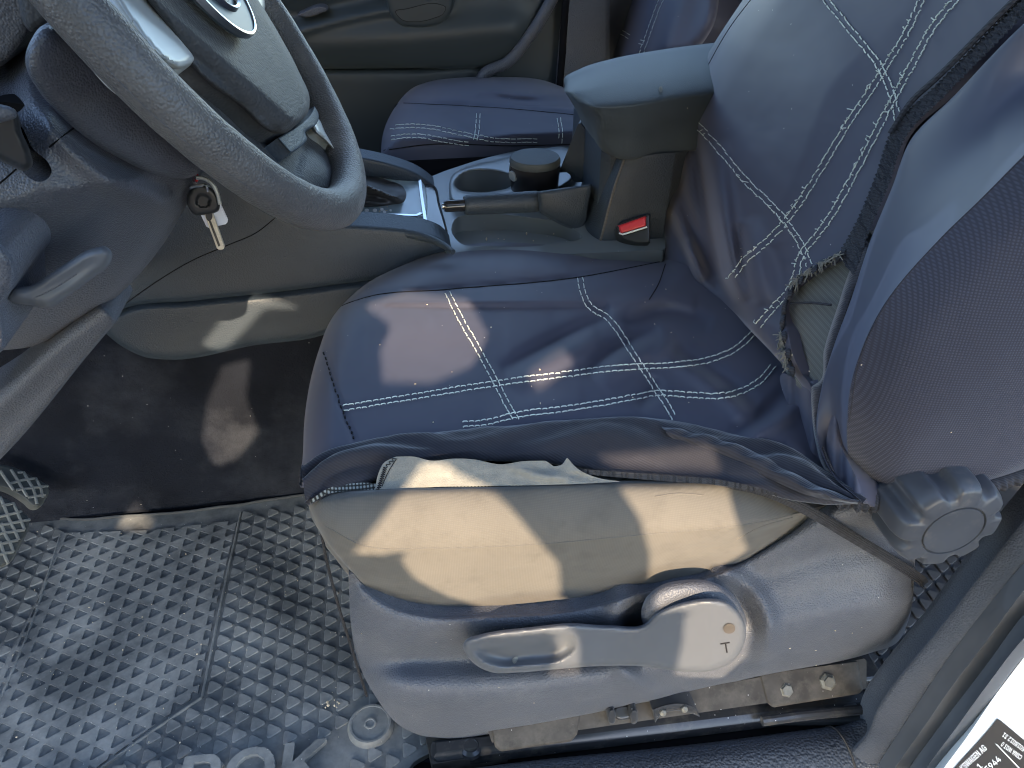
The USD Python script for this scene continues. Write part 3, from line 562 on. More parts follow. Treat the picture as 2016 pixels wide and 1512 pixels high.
# badge: a silver ring with a V over a W
def in_wheel(uv, c, h): return c + np.outer(uv[:, 0], we1) + np.outer(uv[:, 1], we2) + np.broadcast_to(np.asarray(h)[..., None] * wn if np.ndim(h) else h * wn, (len(uv), 3))
bc = WP(.026)(np.array([374.]), np.array([-83.]))[0]; br = .058
bw = WP(.0)
bdg_h = .0275; bo = bc - wn * float((bc - wc) @ wn)
badge = lathe([(0, .0015), (br * .96, .0015), (br * .98, -.004)], bo + wn * bdg_h, wn, 60)
bp = part(wheel, 'badge', badge, 'emblem_base', 40)
part(bp, 'ring', lathe([(br * .955, .0016), (br * .96, .0026), (br * .98, .0030), (br, .0026), (br * 1.005, -.002)], bo + wn * bdg_h, wn, 60), 'chrome', 50)
r2 = br * .70
part(bp, 'inner_ring', lathe([(r2 * .9, .0016), (r2 * .92, .0042), (r2 * .97, .0050), (r2, .0016)], bo + wn * bdg_h, wn, 60), 'chrome', 50)
def bar(p, q, w=.0042):
    P, Q_ = in_wheel(np.array([p, q]) * r2, bo, bdg_h + .0035); d = Q_ - P; L_ = np.linalg.norm(d); d /= L_
    return frame_box((P + Q_) / 2, (d, np.cross(wn, d), wn), (L_ / 2, w / 2, .0015), .0006)
part(bp, 'letter_v', cat(bar((-.36, .84), (0, .12)), bar((.36, .84), (0, .12))), 'chrome')
part(bp, 'letter_w', cat(bar((-.80, .42), (-.42, -.78)), bar((-.42, -.78), (0, .06)), bar((0, .06), (.42, -.78)), bar((.42, -.78), (.80, .42))), 'chrome')

# ---------------------------------------------------------------- steering column cover, stalk, tilt lever
colm = thing('steering_column', 'dark grained steering column cover behind the wheel with stalk and tilt lever', 'steering column')
slot = [(-30, 225, 1), (12, 232), (40, 248), (64, 292), (96, 322), (102, 338), (94, 352), (78, 358), (60, 352), (34, 326), (-30, 282, 1)]
RB = [(20, 118), (48, 84), (100, 60), (180, 120), (300, 230), (385, 320), (390, 350), (372, 392), (340, 452), (290, 522), (225, 588), (140, 642), (70, 680), (-70, 700)]
lower_p = [(-70, 165, 1), (0, 130), (46, 86), (90, 70, 1), (300, 250), (386, 330, 1), (388, 352), (372, 392), (340, 452), (290, 522), (225, 588), (140, 642), (70, 680), (0, 690), (-70, 692, 1)]
def colh(a, b, d):
    de, _ = segdist(np.stack([a, b], 1), curve(RB, k=5)); t = np.clip(1 - de / 330, 0, 1)
    h = -.13 * t ** 2.2 + rnd(de, 40, .02)
    h += fold(a, b, [(40, 110), (60, 190), (130, 280), (230, 360), (330, 400)], 26, .012, False) + fold(a, b, [(68, 110), (90, 190), (150, 250), (240, 320), (330, 366)], 18, -.010, False)
    return h
low = relief(lower_p, PY(.115), colh, step=8, back=(0, .16, 0), holes=[slot])
part(colm, 'lower_cover', low, 'column_plastic', 55)
cap_p = [(50, 108), (60, 80), (84, 50), (130, 62), (230, 150), (330, 250), (392, 318), (392, 340), (372, 350), (340, 350), (290, 338), (240, 314), (188, 284), (118, 226), (70, 170), (52, 135)]
capm = relief(cap_p, PY(.10), lambda a, b, d: rnd(d, 36, .014) - .0003 * np.maximum(a - 60, 0), step=8, back=(0, .10, 0))
part(colm, 'upper_cover', capm, 'column_plastic', 55)
for l in ([(158, 243), (126, 266), (97, 290)], [(40, 326), (10, 352), (-20, 376)]): part(colm, 'cover_joint', line_on(l, low, .0006, 0, 6), 'void')
part(colm, 'stalk_recess', relief([(-40, 215), (70, 215), (120, 330), (110, 370), (40, 370), (-40, 290)], PY(.17), None, step=14, back=(0, .02, 0)), 'void')  # black backing sheet, the shade inside the slot as colour
stk_p = [(-60, 232, 1), (-10, 228), (28, 214), (36, 226), (42, 256), (60, 300), (64, 326), (52, 336), (20, 326), (-60, 272, 1)]
part(colm, 'stalk', relief(stk_p, PY(.075), lambda a, b, d: rnd(d, 14, .014), step=5, back=.09), 'key_black', 50)
part(colm, 'stalk_collar', relief([(-60, 196, 1), (0, 205), (26, 214), (34, 228), (8, 240), (-60, 250, 1)], PY(.06), lambda a, b, d: rnd(d, 8, .008), step=5, back=.04), 'trim_plastic', 50)
tl = relief([(14, 590), (22, 572), (60, 562), (112, 530), (190, 487), (208, 485), (221, 498), (216, 520), (180, 550), (128, 588), (98, 607), (62, 601), (26, 596)], PY(.075), lambda a, b, d: rnd(d, 16, .012) + fold(a, b, [(50, 585), (110, 560), (190, 512)], 14, -.003), step=5, back=.05)
part(colm, 'tilt_lever', tl, 'lever_plastic', 50)
part(colm, 'tilt_lever_groove', line_on([(66, 588), (110, 566), (150, 540)], tl, .0004), 'trim_plastic')

dash = thing('dashboard', 'dark dashboard panels left of the steering column at the frame edge', 'dashboard')
part(dash, 'knee_panel', relief([(-80, 470), (6, 484), (24, 508), (31, 540), (24, 570), (10, 590), (6, 690), (-80, 700)], PY(.06), lambda a, b, d: rnd(d, 20, .012), step=8, back=(0, .08, 0)), 'column_plastic', 50)
part(dash, 'upper_panel', relief([(-90, -70, 1), (45, -70, 1), (62, 0), (66, 30), (48, 84), (0, 132), (-90, 168, 1)], PY(.20), lambda a, b, d: rnd(d, 16, .01), step=10, back=(0, .5, 0)), 'trim_plastic', 50)
part(dash, 'column_neck', relief([(22, -60, 1), (60, -60, 1), (98, 40), (68, 62)], PY(.16), lambda a, b, d: rnd(d, 14, .012), step=7, back=(0, .06, 0)), 'wheel_leather', 50)
part(dash, 'cowl', bbox((-1.25, .02, .52), (-.62, 1.30, .78), .03), 'trim_plastic', label='dark dashboard body ahead of the wheel')
part(dash, 'windscreen_scuttle', bbox((-1.7, .0, .60), (-1.24, 1.32, .80), .03), 'trim_plastic')
single('support_strut', cat(relief([(-60, 800, 1), (0, 762), (138, 642), (196, 600, 1), (216, 612), (230, 632, 1), (186, 684), (0, 905), (-60, 960, 1)], PY(.24), lambda a, b, d: rnd(d, 12, .01) + fold(a, b, [(-60, 850), (0, 800), (100, 705), (210, 618)], 22, .008, False), step=8, back=(0, .06, 0))), 'trim_plastic',
       'slanting dark plastic strut below the column, above the pedals', 'strut', smooth=50)

# ---------------------------------------------------------------- keys
KY = lambda y: PL((0, y, 0), (.12, -1, .1))
ky = thing('car_key', 'black-headed car key hanging on a split ring with a white tag', 'key')
part(ky, 'head', relief([(367, 392), (374, 374), (392, 364), (412, 367), (426, 382), (433, 404), (431, 414), (418, 421), (386, 424, 1), (380, 420)], KY(.19), lambda a, b, d: rnd(d, 7, .004) - .002 * (np.hypot(a - 400, b - 396) < 13), step=3.5, back=.008), 'key_black', 50)
part(ky, 'blade', relief([(402, 421, 1), (418, 419, 1), (442, 487, 1), (440, 491, 1), (431, 492, 1), (427, 489, 1)], KY(.193), None, step=4, back=(0, .003, 0)), 'key_steel')
part(ky, 'blade_groove', relief([(411, 436, 1), (415, 435, 1), (434, 484, 1), (430, 486, 1)], KY(.1925), None, step=3, back=(0, .0006, 0)), 'rail_dirty')
part(ky, 'neck', relief([(407, 418), (414, 417), (417, 431), (412, 436), (407, 432)], KY(.1915), None, step=3, back=(0, .002, 0)), 'key_black')
part(ky, 'tag', relief([(394, 420, 1), (432, 398, 1), (449, 435, 1), (446, 441, 1), (412, 449, 1), (406, 446, 1)], KY(.200), None, step=5, back=(0, .002, 0)), 'tag_white')
part(ky, 'fob_rim', tube(curve([tuple(KY(.188)(np.float64(a), np.float64(b))) for a, b in ((386, 350), (400, 351), (416, 360), (427, 378), (433, 402))], n=30), .0017, 7), 'satin_metal')
part(ky, 'split_ring', cat(tube(curve([tuple(KY(c)(np.float64(a), np.float64(b))) for a, b, c in ((378, 345, .19), (382, 360, .186), (394, 366, .184), (404, 363, .184), (409, 377, .186))], n=30), .001, 6), tube(curve([tuple(KY(.187)(np.float64(a), np.float64(b))) for a, b in ((373, 369), (384, 366), (398, 365))], n=16), .0014, 6)), 'chrome')
part(ky, 'wire', tube(curve([tuple(KY(c)(np.float64(a), np.float64(b))) for a, b, c in ((384, 330, .2), (386, 340, .192), (389, 350, .19), (386, 356, .188))], n=16), .0012, 6), 'red_plastic')

# ---------------------------------------------------------------- centre console
con = thing('centre_console', 'centre console between the front seats with gear gate, cup holder and storage tray', 'console')
CS = PL((0, .43, .3), (0, -1, .1))
up_p = [(190, 640, 1), (234, 612), (380, 592), (500, 580), (764, 547, 1), (800, 520), (890, 490, 1), (872, 472), (845, 460), (790, 450), (720, 444), (650, 440), (540, 420), (400, 330), (300, 400), (214, 560)]
upm = relief(up_p, CS, lambda a, b, d: rnd(d, 12, .006), step=10, back=(0, .04, 0))
part(con, 'side_panel', upm, 'console_plastic', 50)
part(con, 'panel_joint', line_on([(236, 606), (300, 560), (380, 512), (450, 482), (505, 458), (545, 426)], upm, .0007, -.0002), 'void')
lowm = relief([(196, 646, 1), (236, 616), (380, 596), (500, 584), (766, 551, 1), (730, 600), (650, 654), (500, 680), (330, 708), (285, 703), (240, 682)], CS, lambda a, b, d: .004 + rnd(d, 12, .007), step=10, back=(0, .03, 0))
part(con, 'lower_panel', lowm, 'console_plastic', 50)
tray_h = [(888, 452), (897, 430), (930, 424), (1040, 428), (1130, 450), (1146, 466), (1100, 478), (960, 484), (905, 478)]
TZ = .350
part(con, 'top_panel', relief([(660, 290, 1), (760, 318), (835, 350), (880, 335), (960, 310), (1110, 288), (1200, 300), (1310, 300, 1), (1310, 492, 1), (1100, 500), (880, 500, 1), (868, 474), (840, 460), (790, 450), (720, 444), (640, 440, 1)], PZ(TZ), None, step=10, back=(0, 0, -.05), holes=[tray_h, [(893, 368), (908, 348), (965, 341), (1008, 352), (1003, 372), (960, 384), (905, 382)]]), 'console_top', 40)
part(con, 'tray', relief([(870, 480), (880, 415), (940, 405), (1060, 410), (1160, 440), (1170, 480), (1060, 510), (900, 510)], PZ(TZ - .022), lambda a, b, d: .014 * np.exp(-(d / 18) ** 2), step=8, back=None), 'console_top', 60)
for nm, pts, r0, r1, z in (('near_ledge', [(640, 450), (700, 449), (790, 458), (842, 469), (872, 482), (892, 496)], .007, .003, .378),):
    P_ = curve([tuple(W(np.float64(a), np.float64(b), z=z)) for a, b in pts], n=40)
    part(con, nm, sweep(P_, np.stack([circ(r0 + (r1 - r0) * t, 14, (r0 + (r1 - r0) * t) * 1.1) for t in np.linspace(0, 1, 40) ** 1.5])), 'console_plastic', 60)
part(con, 'far_ledge', relief([(640, 292, 1), (700, 305), (760, 318), (826, 342), (868, 374, 1), (862, 384, 1), (838, 374), (820, 364), (780, 354), (640, 350, 1)], PY(.655), lambda a, b, d: rnd(d, 8, .008), step=6, back=(0, .03, 0)), 'console_plastic', 50)
part(con, 'gate_plate', relief([(650, 352, 1), (824, 349), (828, 353), (840, 456, 1), (640, 446, 1)], PZ(TZ + .010), lambda a, b, d: rnd(d, 4, .002), step=8, back=(0, 0, -.012)), 'gear_plate')
def strip(pts, w, z, m, nm):
    P = curve([tuple(W(np.float64(a), np.float64(b), z=z)) for a, b in pts], n=30)
    part(con, nm, sweep(P, np.array([(-w, -.001), (w, -.001), (w * .8, .001), (-w * .8, .001)])), m, 30)
strip([(640, 419), (720, 421), (800, 424), (822, 424), (829, 420)], .0030, TZ + .0125, 'chrome', 'gate_frame')
strip([(826, 351), (830, 385), (836, 425), (840, 450)], .0024, TZ + .0125, 'chrome', 'gate_frame')
strip([(660, 350), (740, 349), (826, 350)], .0016, TZ + .0125, 'satin_metal', 'gate_frame')
for q in ([(690, 429), (718, 429), (722, 442), (696, 441)], [(724, 429), (767, 430), (770, 446), (728, 443)], [(771, 430), (814, 431), (819, 451), (775, 447)]):
    b_ = part(con, 'button', relief([(x, y, 1) for x, y in q], PZ(TZ + .015), lambda a, b, d: rnd(d, 3, .002), step=5, back=(0, 0, -.006)), 'gear_plate')
for x, y in ((745, 437), (752, 437), (795, 439)): part(con, 'button_symbol', relief([(x - 3, y - 2), (x + 3, y - 2), (x + 3, y + 2), (x - 3, y + 2)], PZ(TZ + .0155), None, step=3, back=None), 'gear_plate')
for x, y, w in ((722, 414, 4), (738, 414, 4), (752, 412, 3), (757, 417, 3), (769, 414, 2)): part(con, 'gate_mark', relief([(x - w, y - 2), (x + w, y - 2), (x + w, y + 2), (x - w, y + 2)], PZ(TZ + .0106), None, step=3, back=None), 'print_white')
gtr = relief([(640, 330, 1), (715, 336), (760, 352), (795, 366), (803, 382), (798, 398), (770, 405), (640, 406, 1)], PZ(TZ + .012), lambda a, b, d: .030 * np.clip((800 - a) / 130, 0, 1) * np.clip(d / 24, 0, 1) + rnd(d, 10, .006) + fold(a, b, [(690, 350), (740, 372), (790, 392)], 7, .010) + fold(a, b, [(690, 375), (735, 388), (780, 380)], 7, -.010) + fold(a, b, [(720, 395), (760, 385), (795, 388)], 6, .007), step=4, back=(0, 0, -.01))
part(con, 'gear_gaiter', gtr, 'gaiter_leather', 45)
part(con, 'gear_lever', tube([W(690., 362., z=.39), W(640., 300., z=.46)], .012, 12), 'gaiter_leather')
part(con, 'dark_insert', relief([(832, 360, 1), (856, 366), (866, 400), (876, 472), (862, 464), (843, 456)], PZ(TZ + .006), lambda a, b, d: rnd(d, 5, .003), step=6, back=(0, 0, -.01)), 'gloss_black')
CHZ = .364
hole = [(894, 362), (905, 346), (930, 338), (965, 337), (995, 343), (1014, 352), (1006, 366), (975, 376), (930, 378), (903, 373)]
part(con, 'cup_holder', relief([(884, 370), (890, 345), (915, 330), (970, 316), (1060, 296), (1110, 290), (1140, 310), (1135, 345), (1105, 370), (1040, 382), (985, 396), (940, 402), (902, 402), (888, 392)], PZ(CHZ), lambda a, b, d: rnd(d, 7, .004), step=6, back=(0, 0, -.045), holes=[hole]), 'console_top', 40)
part(con, 'cup_well', relief([(880, 400), (900, 330), (1000, 330), (1040, 360), (1000, 410), (920, 415)], PZ(CHZ - .06), None, step=12, back=None), 'gaiter_leather')  # dark sheet under the hole, shade of the deep well in its colour
yb = .455
box = loft([rowy((1170, 300, .62), (1150, 345, .62), (1130, 420, .62), (1090, 486, .62)), rowy((1192, 308, .52), (1172, 360, .52), (1152, 430, .515), (1112, 484, .51)),
            rowy((1222, 312, .462), (1203, 365, .46), (1186, 430, .458), (1166, 492, .455)), rowy((1232, 312, .455), (1214, 365, .452), (1196, 430, .45), (1180, 495, .448)),
            rowy((1330, 300, .445), (1320, 365, .445), (1310, 430, .445), (1300, 500, .445))], 40, 50)
part(con, 'storage_box', box, 'console_plastic', 60)
part(con, 'box_piping', line_on([(1229, 314), (1211, 365), (1193, 432), (1178, 490)], box, .0016), 'tan_cloth')
part(con, 'lid_bracket', relief([(1100, 340, 1), (1140, 240, 1), (1184, 296, 1), (1166, 330), (1150, 358, 1), (1131, 358), (1118, 340)], PL((.20, .6, .5), (-.6, -.8, 0)), None, step=8, back=(.012, .03, 0)), 'console_plastic')
part(con, 'lid_mount', bbox((.235, .475, .37), (.42, .66, .465), .01), 'console_plastic')
arm = thing('armrest', 'padded dark armrest lid over the console box, catching blue sky light', 'armrest')
am = loft([rowz((1112, 172, .500), (1114, 150, .505), (1145, 134, .512), (1200, 117, .515), (1300, 98, .515), (1440, 80, .515)),
           rowz((1111, 176, .508), (1118, 158, .515), (1150, 142, .522), (1200, 126, .525), (1300, 106, .525), (1440, 92, .525)),
           rowz((1114, 184, .515), (1130, 180, .525), (1165, 172, .530), (1220, 162, .531), (1310, 148, .531), (1440, 135, .53)),
           rowz((1122, 196, .512), (1145, 203, .520), (1180, 212, .524), (1235, 210, .524), (1320, 196, .524), (1440, 180, .522)),
           rowz((1128, 206, .505), (1152, 218, .510), (1190, 230, .512), (1240, 228, .512), (1320, 214, .512), (1440, 198, .51)),
           rowz((1138, 225, .487), (1160, 246, .486), (1190, 268, .484), (1226, 273, .482), (1310, 258, .482), (1440, 243, .48)),
           rowz((1150, 248, .468), (1170, 275, .462), (1194, 302, .458), (1218, 312, .455), (1300, 302, .455), (1440, 285, .455)),
           rowz((1160, 250, .460), (1180, 276, .455), (1202, 300, .452), (1222, 308, .450), (1300, 298, .450), (1440, 282, .45))], 90, 90)
part(arm, 'lid', am, 'armrest_pad', 70)
g = np.random.default_rng(11)
part(arm, 'scuff', relief([(1297, 174), (1301, 171), (1304, 176), (1301, 184), (1298, 182)], lambda a, b, h=0: hit(np.stack([a, b], 1), am, .001)[0], step=3, back=None), 'flap_cloth')
ac = W(np.float64(1053), np.float64(322), z=.398); ar = 51 * ((ac - C) @ fw) / F
ash = thing('ashtray', 'small round lidded ashtray cup standing in the rear cup holder', 'ashtray')
part(ash, 'cup', lathe([(0, -.05), (ar * .9, -.05), (ar * .97, -.012), (ar * 1.0, -.010), (ar * 1.0, .0), (ar * .8, .001)], ac, (0, 0, 1), 48), 'gloss_black', 40)
part(ash, 'lid', lathe([(ar * .95, -.002), (ar * .99, .002), (ar * .98, .007), (ar * .93, .010), (ar * .5, .0105), (0, .0105)], ac, (0, 0, 1), 48), 'armrest_pad', 40)
part(ash, 'thumb_tab', relief([(1003, 338), (1011, 341), (1012, 358), (1004, 352)], PL(ac + A(-ar * .8, -ar * .65, 0), (-.7, -.7, .1)), None, step=4, back=(.004, .004, 0)), 'satin_metal')
hb = thing('handbrake_lever', 'grey handbrake lever with black push button lying beside the cup holder', 'handbrake')
p0, p1 = W(914., 404., y=.505), W(1068., 396., y=.515); r_ = 19.5 * ((p0 - C) @ fw) / F
hp = np.stack([p0 + (p1 - p0) * t for t in np.linspace(0, 1, 40)])
part(hb, 'grip', sweep(hp, np.stack([circ(r_ * (1 + .05 * math.sin(t * 3) - (.12 if i == 0 else 0) + (.05 if 29 < i < 37 else 0)), 16) for i, t in enumerate(np.linspace(0, 1, 40))])), 'console_plastic', 45)
dd = (p0 - p1) / np.linalg.norm(p0 - p1)
part(hb, 'button', lathe([(0, .026), (r_ * .52, .026), (r_ * .60, .022), (r_ * .62, -.02), (0, -.02)], p0 + A(0, 0, 0), tuple(dd), 24), 'gloss_black', 40)
part(hb, 'button_glint', lathe([(0, .0285), (r_ * .30, .0285), (r_ * .32, .024)], p0, tuple(dd), 20), 'chrome', 40)  # bright chrome disc put in as the highlight on the button end
part(hb, 'boot', relief([(1058, 377, 1), (1166, 362, 1), (1158, 400), (1147, 446), (1138, 453), (1120, 449), (1062, 418, 1)], PY(.49), lambda a, b, d: rnd(d, 8, .006) + fold(a, b, [(1062, 400), (1110, 410), (1150, 430)], 30, .006), step=6, back=.06), 'console_plastic', 50)
bk = thing('seatbelt_buckle', 'seatbelt buckle with red release button beside the driver backrest', 'buckle')
BP = PL((.28, .418, .36), (-.3, -.8, .6))
part(bk, 'release_button', relief([(1218, 444, 1), (1272, 425, 1), (1272, 445, 1), (1222, 460, 1)], BP, lambda a, b, d: .004 + rnd(d, 4, .003), step=4, back=(0, .01, -.005)), 'red_plastic')
part(bk, 'housing', relief([(1214, 446), (1220, 441), (1280, 420, 1), (1280, 478, 1), (1250, 478), (1220, 464)], BP, lambda a, b, d: rnd(d, 4, .004), step=5, back=(0, .02, -.02)), 'key_black')
part(bk, 'button_edge', tube([BP(1219., 459., .003), BP(1226., 461.5, .004), BP(1274., 447., .004)], .0011, 6), 'print_white')

# ---------------------------------------------------------------- passenger side
pseat = thing('seat_cover', 'navy cover on the passenger cushion beyond the console', 'seat cover')
PZs, PYs = PZ(.372), PL((0, .735, 0), (0, -1, .18))
def pcp(a, b, h=0.):
    top = PZs(a, b, h); s = PYs(a, b, h * .5); return np.where((top[:, 1] < s[:, 1])[:, None], s, top)
PS = [(752, 330), (750, 300), (757, 252), (775, 215), (808, 176), (850, 158), (900, 151), (980, 149), (1060, 155), (1110, 172), (1160, 190)]
def pch(a, b, d):
    h = rnd(d, 42, .045) + fold(a, b, [(795, 203), (900, 208), (1000, 214), (1130, 226)], 6, -.005, False) + fold(a, b, [(850, 182), (950, 178), (1080, 190)], 14, .006)
    h += fold(a, b, [(880, 215), (900, 250), (1000, 277)], 16, -.004) + fold(a, b, [(940, 186), (1040, 198), (1120, 196)], 7, -.006)
    return h - .0022 * np.exp(-((b - 284) / 5) ** 2)
pcm = relief(PS + [(1170, 300, 1), (1150, 352), (1000, 350), (900, 352), (868, 366), (832, 348), (790, 338)], pcp, pch, step=6, back=(0, 0, -.05), edge=PS)
part(pseat, 'cushion_panel', pcm, 'navy', 60)
for i, l in enumerate(([(942, 214), (940, 250), (935, 284)], [(1100, 232), (1104, 260), (1102, 282)], [(768, 250), (840, 250), (900, 262), (960, 274), (1060, 277)], [(770, 272), (820, 268), (880, 277), (930, 284)])):
    for o in (-3.5, 3.5): part(pseat, 'stitching', stitches(off2(l, o), pcm, .0007, 8, 2.5, seed=70 + i), 'thread', 60)
part(pseat, 'seam', line_on([(795, 203), (900, 208), (1000, 214), (1130, 226)], pcm, .001), 'dark_thread')
part(pseat, 'side_seam', line_on([(756, 296), (850, 284), (1000, 287), (1140, 284)], pcm, .001), 'dark_thread')
PB = PL((.47, .95, .38), BN)
pbc = thing('backrest_cover', 'navy cover on the passenger backrest at the top edge, with white double stitching', 'seat cover')
pbm = relief([(1160, -60, 1), (1152, 20), (1150, 70), (1158, 112), (1172, 134), (1250, 125), (1275, 118), (1360, 108), (1400, 60), (1420, -60, 1)], PB, lambda a, b, d: rnd(d, 26, .03) + fold(a, b, [(1300, 100), (1330, 0), (1345, -50)], 40, .03, False) + fold(a, b, [(1268, 120), (1295, 0), (1305, -50)], 10, -.012, False), step=6, back=(.06, 0, -.02))
part(pbc, 'centre_panel', pbm, 'navy', 60)
for i, l in enumerate(([(1204, 54), (1240, 72), (1274, 88)], [(1310, -20), (1290, 30), (1272, 80), (1258, 118)])):
    for o in (-4, 4): part(pbc, 'stitching', stitches(off2(l, o), pbm, .0007, 8, 2.5, seed=90 + i), 'thread', 60)
ps = thing('bucket_seat', 'passenger seat body hidden under its navy covers', 'car seat')
part(ps, 'seat_base', bbox((-.02, .77, .02), (.5, 1.14, .34), .02), 'void')
part(ps, 'backrest', loft([[(.53, .75, .36), (.75, .75, 1.0)], [(.53, 1.16, .36), (.75, 1.16, 1.0)], [(.62, 1.16, .34), (.84, 1.16, 1.0)], [(.62, .75, .34), (.84, .75, 1.0)], [(.53, .75, .36), (.75, .75, 1.0)]], 8, 30), 'trim_plastic')
door = thing('passenger_door', 'dark passenger door panel with armrest ledge and pull cup', 'car door')
DY = PY(1.262)
dp = relief([(480, -60, 1), (1120, -60, 1), (1085, 0), (1040, 80), (1010, 112), (960, 130), (800, 134), (560, 136), (480, 136, 1)], DY, lambda a, b, d: rnd(d, 20, .02) + fold(a, b, [(480, 92), (620, 84), (800, 76), (1000, 60)], 42, .022, False) + fold(a, b, [(540, 74), (640, 44), (760, 18), (880, 4)], 12, .016, False) + fold(a, b, [(560, 34), (660, 10), (760, -10)], 22, -.02, False), step=9, back=(0, .04, 0))
part(door, 'door_panel', dp, 'door_plastic', 55)
part(door, 'pull_cup_rim', relief([(758, -40, 1), (762, 10), (772, 34), (790, 50), (815, 54), (868, 45), (884, 32), (892, 10), (900, -40, 1)], DY, lambda a, b, d: .024 + rnd(d, 9, .008), step=5, back=(0, .03, 0)), 'door_plastic', 50)
part(door, 'pull_cup', relief([(778, 22), (800, 17), (868, 9), (878, 14), (872, 28), (855, 36), (812, 43), (792, 40)], DY, lambda a, b, d: .0255 - .012 * np.clip(d / 8, 0, 1), step=4, back=None), 'gloss_black', 50)
part(door, 'switch_bezel', relief([(586, 30), (600, 22), (640, 14), (646, 18), (632, 26), (600, 34)], DY, lambda a, b, d: .018 + rnd(d, 3, .004), step=4, back=(0, .03, 0)), 'trim_plastic')
part(door, 'lower_panel', relief([(480, 140, 1), (820, 138), (960, 138), (985, 150), (1000, 260), (980, 330), (480, 330, 1)], PY(1.275), lambda a, b, d: rnd(d, 14, .01), step=12, back=(0, .04, 0)), 'door_plastic', 50)
part(door, 'edge_strip', sweep(curve([tuple(W(np.float64(a), np.float64(b), y=1.25)) for a, b in ((1112, -50), (1086, 0), (1046, 66), (1000, 122), (950, 150), (942, 175))], n=40), circ(.012, 8)), 'trim_plastic', 60)
shell = thing('cabin_shell', 'pickup cabin shell with dark pillar trims and white painted door frame at lower right', 'car body')
part(shell, 'far_pillar_trim', relief([(1118, -60, 1), (1200, -60, 1), (1200, 200, 1), (1096, 200, 1), (1104, 100)], PY(1.235), lambda a, b, d: rnd(d, 8, .008), step=10, back=(0, .05, 0)), 'trim_plastic', 50)
part(shell, 'far_pillar_gap', tube(curve([tuple(W(np.float64(a), np.float64(b), y=1.24)) for a, b in ((1122, -60), (1113, 20), (1108, 100), (1100, 200))], n=20), .008, 8), 'void')  # black tube put in for the shaded gap between door and pillar
part(shell, 'far_sill', relief([(960, 135, 1), (1110, -30, 1), (1110, 240, 1), (930, 240, 1)], PY(1.27), None, step=16, back=(0, .03, 0)), 'door_plastic')
part(shell, 'rear_wall', bbox((1.30, .0, -.01), (1.36, 1.32, 1.08), .01), 'void', label='rear cabin wall behind the seats, coloured near-black for shade')  # near-black wall stands in for the unlit rear cabin
part(shell, 'far_side_wall', bbox((-1.25, 1.315, -.02), (1.36, 1.34, .62), .005), 'trim_plastic')
part(shell, 'roof', bbox((-.35, -.02, 1.06), (1.36, 1.34, 1.10), .015), 'headliner', label='cabin roof above the seats')

# ---------------------------------------------------------------- near door frame: pillar trim, seal, paint, sticker
def strips(*pts): return rowy(*pts)
E1_ = strips((2075, 955, -.035), (2016, 1024, -.035), (1860, 1222, -.035), (1724, 1396, -.035), (1706, 1438, -.035), (1623, 1512, -.035), (1540, 1575, -.035))
E1b = strips((2077, 958, -.05), (2018, 1027, -.05), (1863, 1225, -.05), (1728, 1400, -.05), (1712, 1440, -.05), (1632, 1514, -.05), (1550, 1580, -.05))
S2 = strips((2090, 1022, -.066), (2016, 1106, -.066), (1930, 1213, -.066), (1854, 1314, -.066), (1800, 1396, -.066), (1727, 1508, -.066), (1690, 1575, -.066))
trim = loft([[(p[0] + .01, p[1] + .03, p[2] - .02) for p in E1_], E1_, E1b, S2, [(p[0] + .006, p[1] + .014, p[2] - .002) for p in S2]], 100, 40)
part(shell, 'pillar_trim', trim, 'pillar_plastic', 60)
S2b = strips((2094, 1028, -.069), (2016, 1116, -.069), (1930, 1222, -.069), (1856, 1322, -.069), (1804, 1400, -.069), (1733, 1510, -.069), (1696, 1580, -.069))
S3 = strips((2098, 1070, -.084), (2016, 1162, -.084), (1940, 1265, -.084), (1868, 1360, -.084), (1824, 1424, -.084), (1762, 1512, -.084), (1722, 1580, -.084))
S4 = strips((2104, 1112, -.084), (2016, 1208, -.084), (1950, 1300, -.084), (1880, 1390, -.084), (1838, 1446, -.084), (1789, 1512, -.084), (1746, 1580, -.084))
part(shell, 'door_seal', loft([[(p[0] + .005, p[1] + .02, p[2]) for p in S2b], S2b, S3, S4, [(p[0] + .003, p[1] + .02, p[2]) for p in S4]], 100, 30), 'seal_rubber', 60)
S5 = strips((2110, 1124, -.088), (2016, 1222, -.088), (1950, 1311, -.088), (1850, 1442, -.088), (1800, 1512, -.088), (1757, 1580, -.088))
S6 = strips((2120, 1160, -.104), (2016, 1256, -.104), (1950, 1340, -.104), (1880, 1436, -.104), (1824, 1512, -.104), (1785, 1580, -.104))
S7 = strips((2125, 1180, -.100), (2016, 1292, -.100), (1960, 1366, -.100), (1900, 1454, -.100), (1857, 1512, -.100), (1812, 1580, -.100))
part(shell, 'outer_seal', loft([[(p[0] + .004, p[1] + .02, p[2]) for p in S5], S5, S6, S7, [(p[0] + .003, p[1] + .03, p[2]) for p in S7]], 100, 30), 'seal_rubber', 60)
DP = PL(tuple(W(1950., 1400., y=-.106)), (-.5, -.8, .32))
pn = relief([(2140, 1170, 1), (2016, 1294, 1), (1960, 1368), (1900, 1456), (1857, 1514), (1800, 1600, 1), (2140, 1600, 1)], DP, None, step=12, back=(.03, .03, 0))
part(shell, 'painted_frame', pn, 'white_paint')
stk = part(shell, 'label_sticker', relief([(1963, 1416), (1966, 1416, 1), (2060, 1494, 1), (2060, 1590, 1), (1820, 1585, 1), (1876, 1516), (1960, 1420)], lambda a, b, h=0.: DP(a, b, .0012 + 0 * np.asarray(h)), None, step=8, back=tuple(-np.array(DP.n) * .0008)), 'sticker_black')
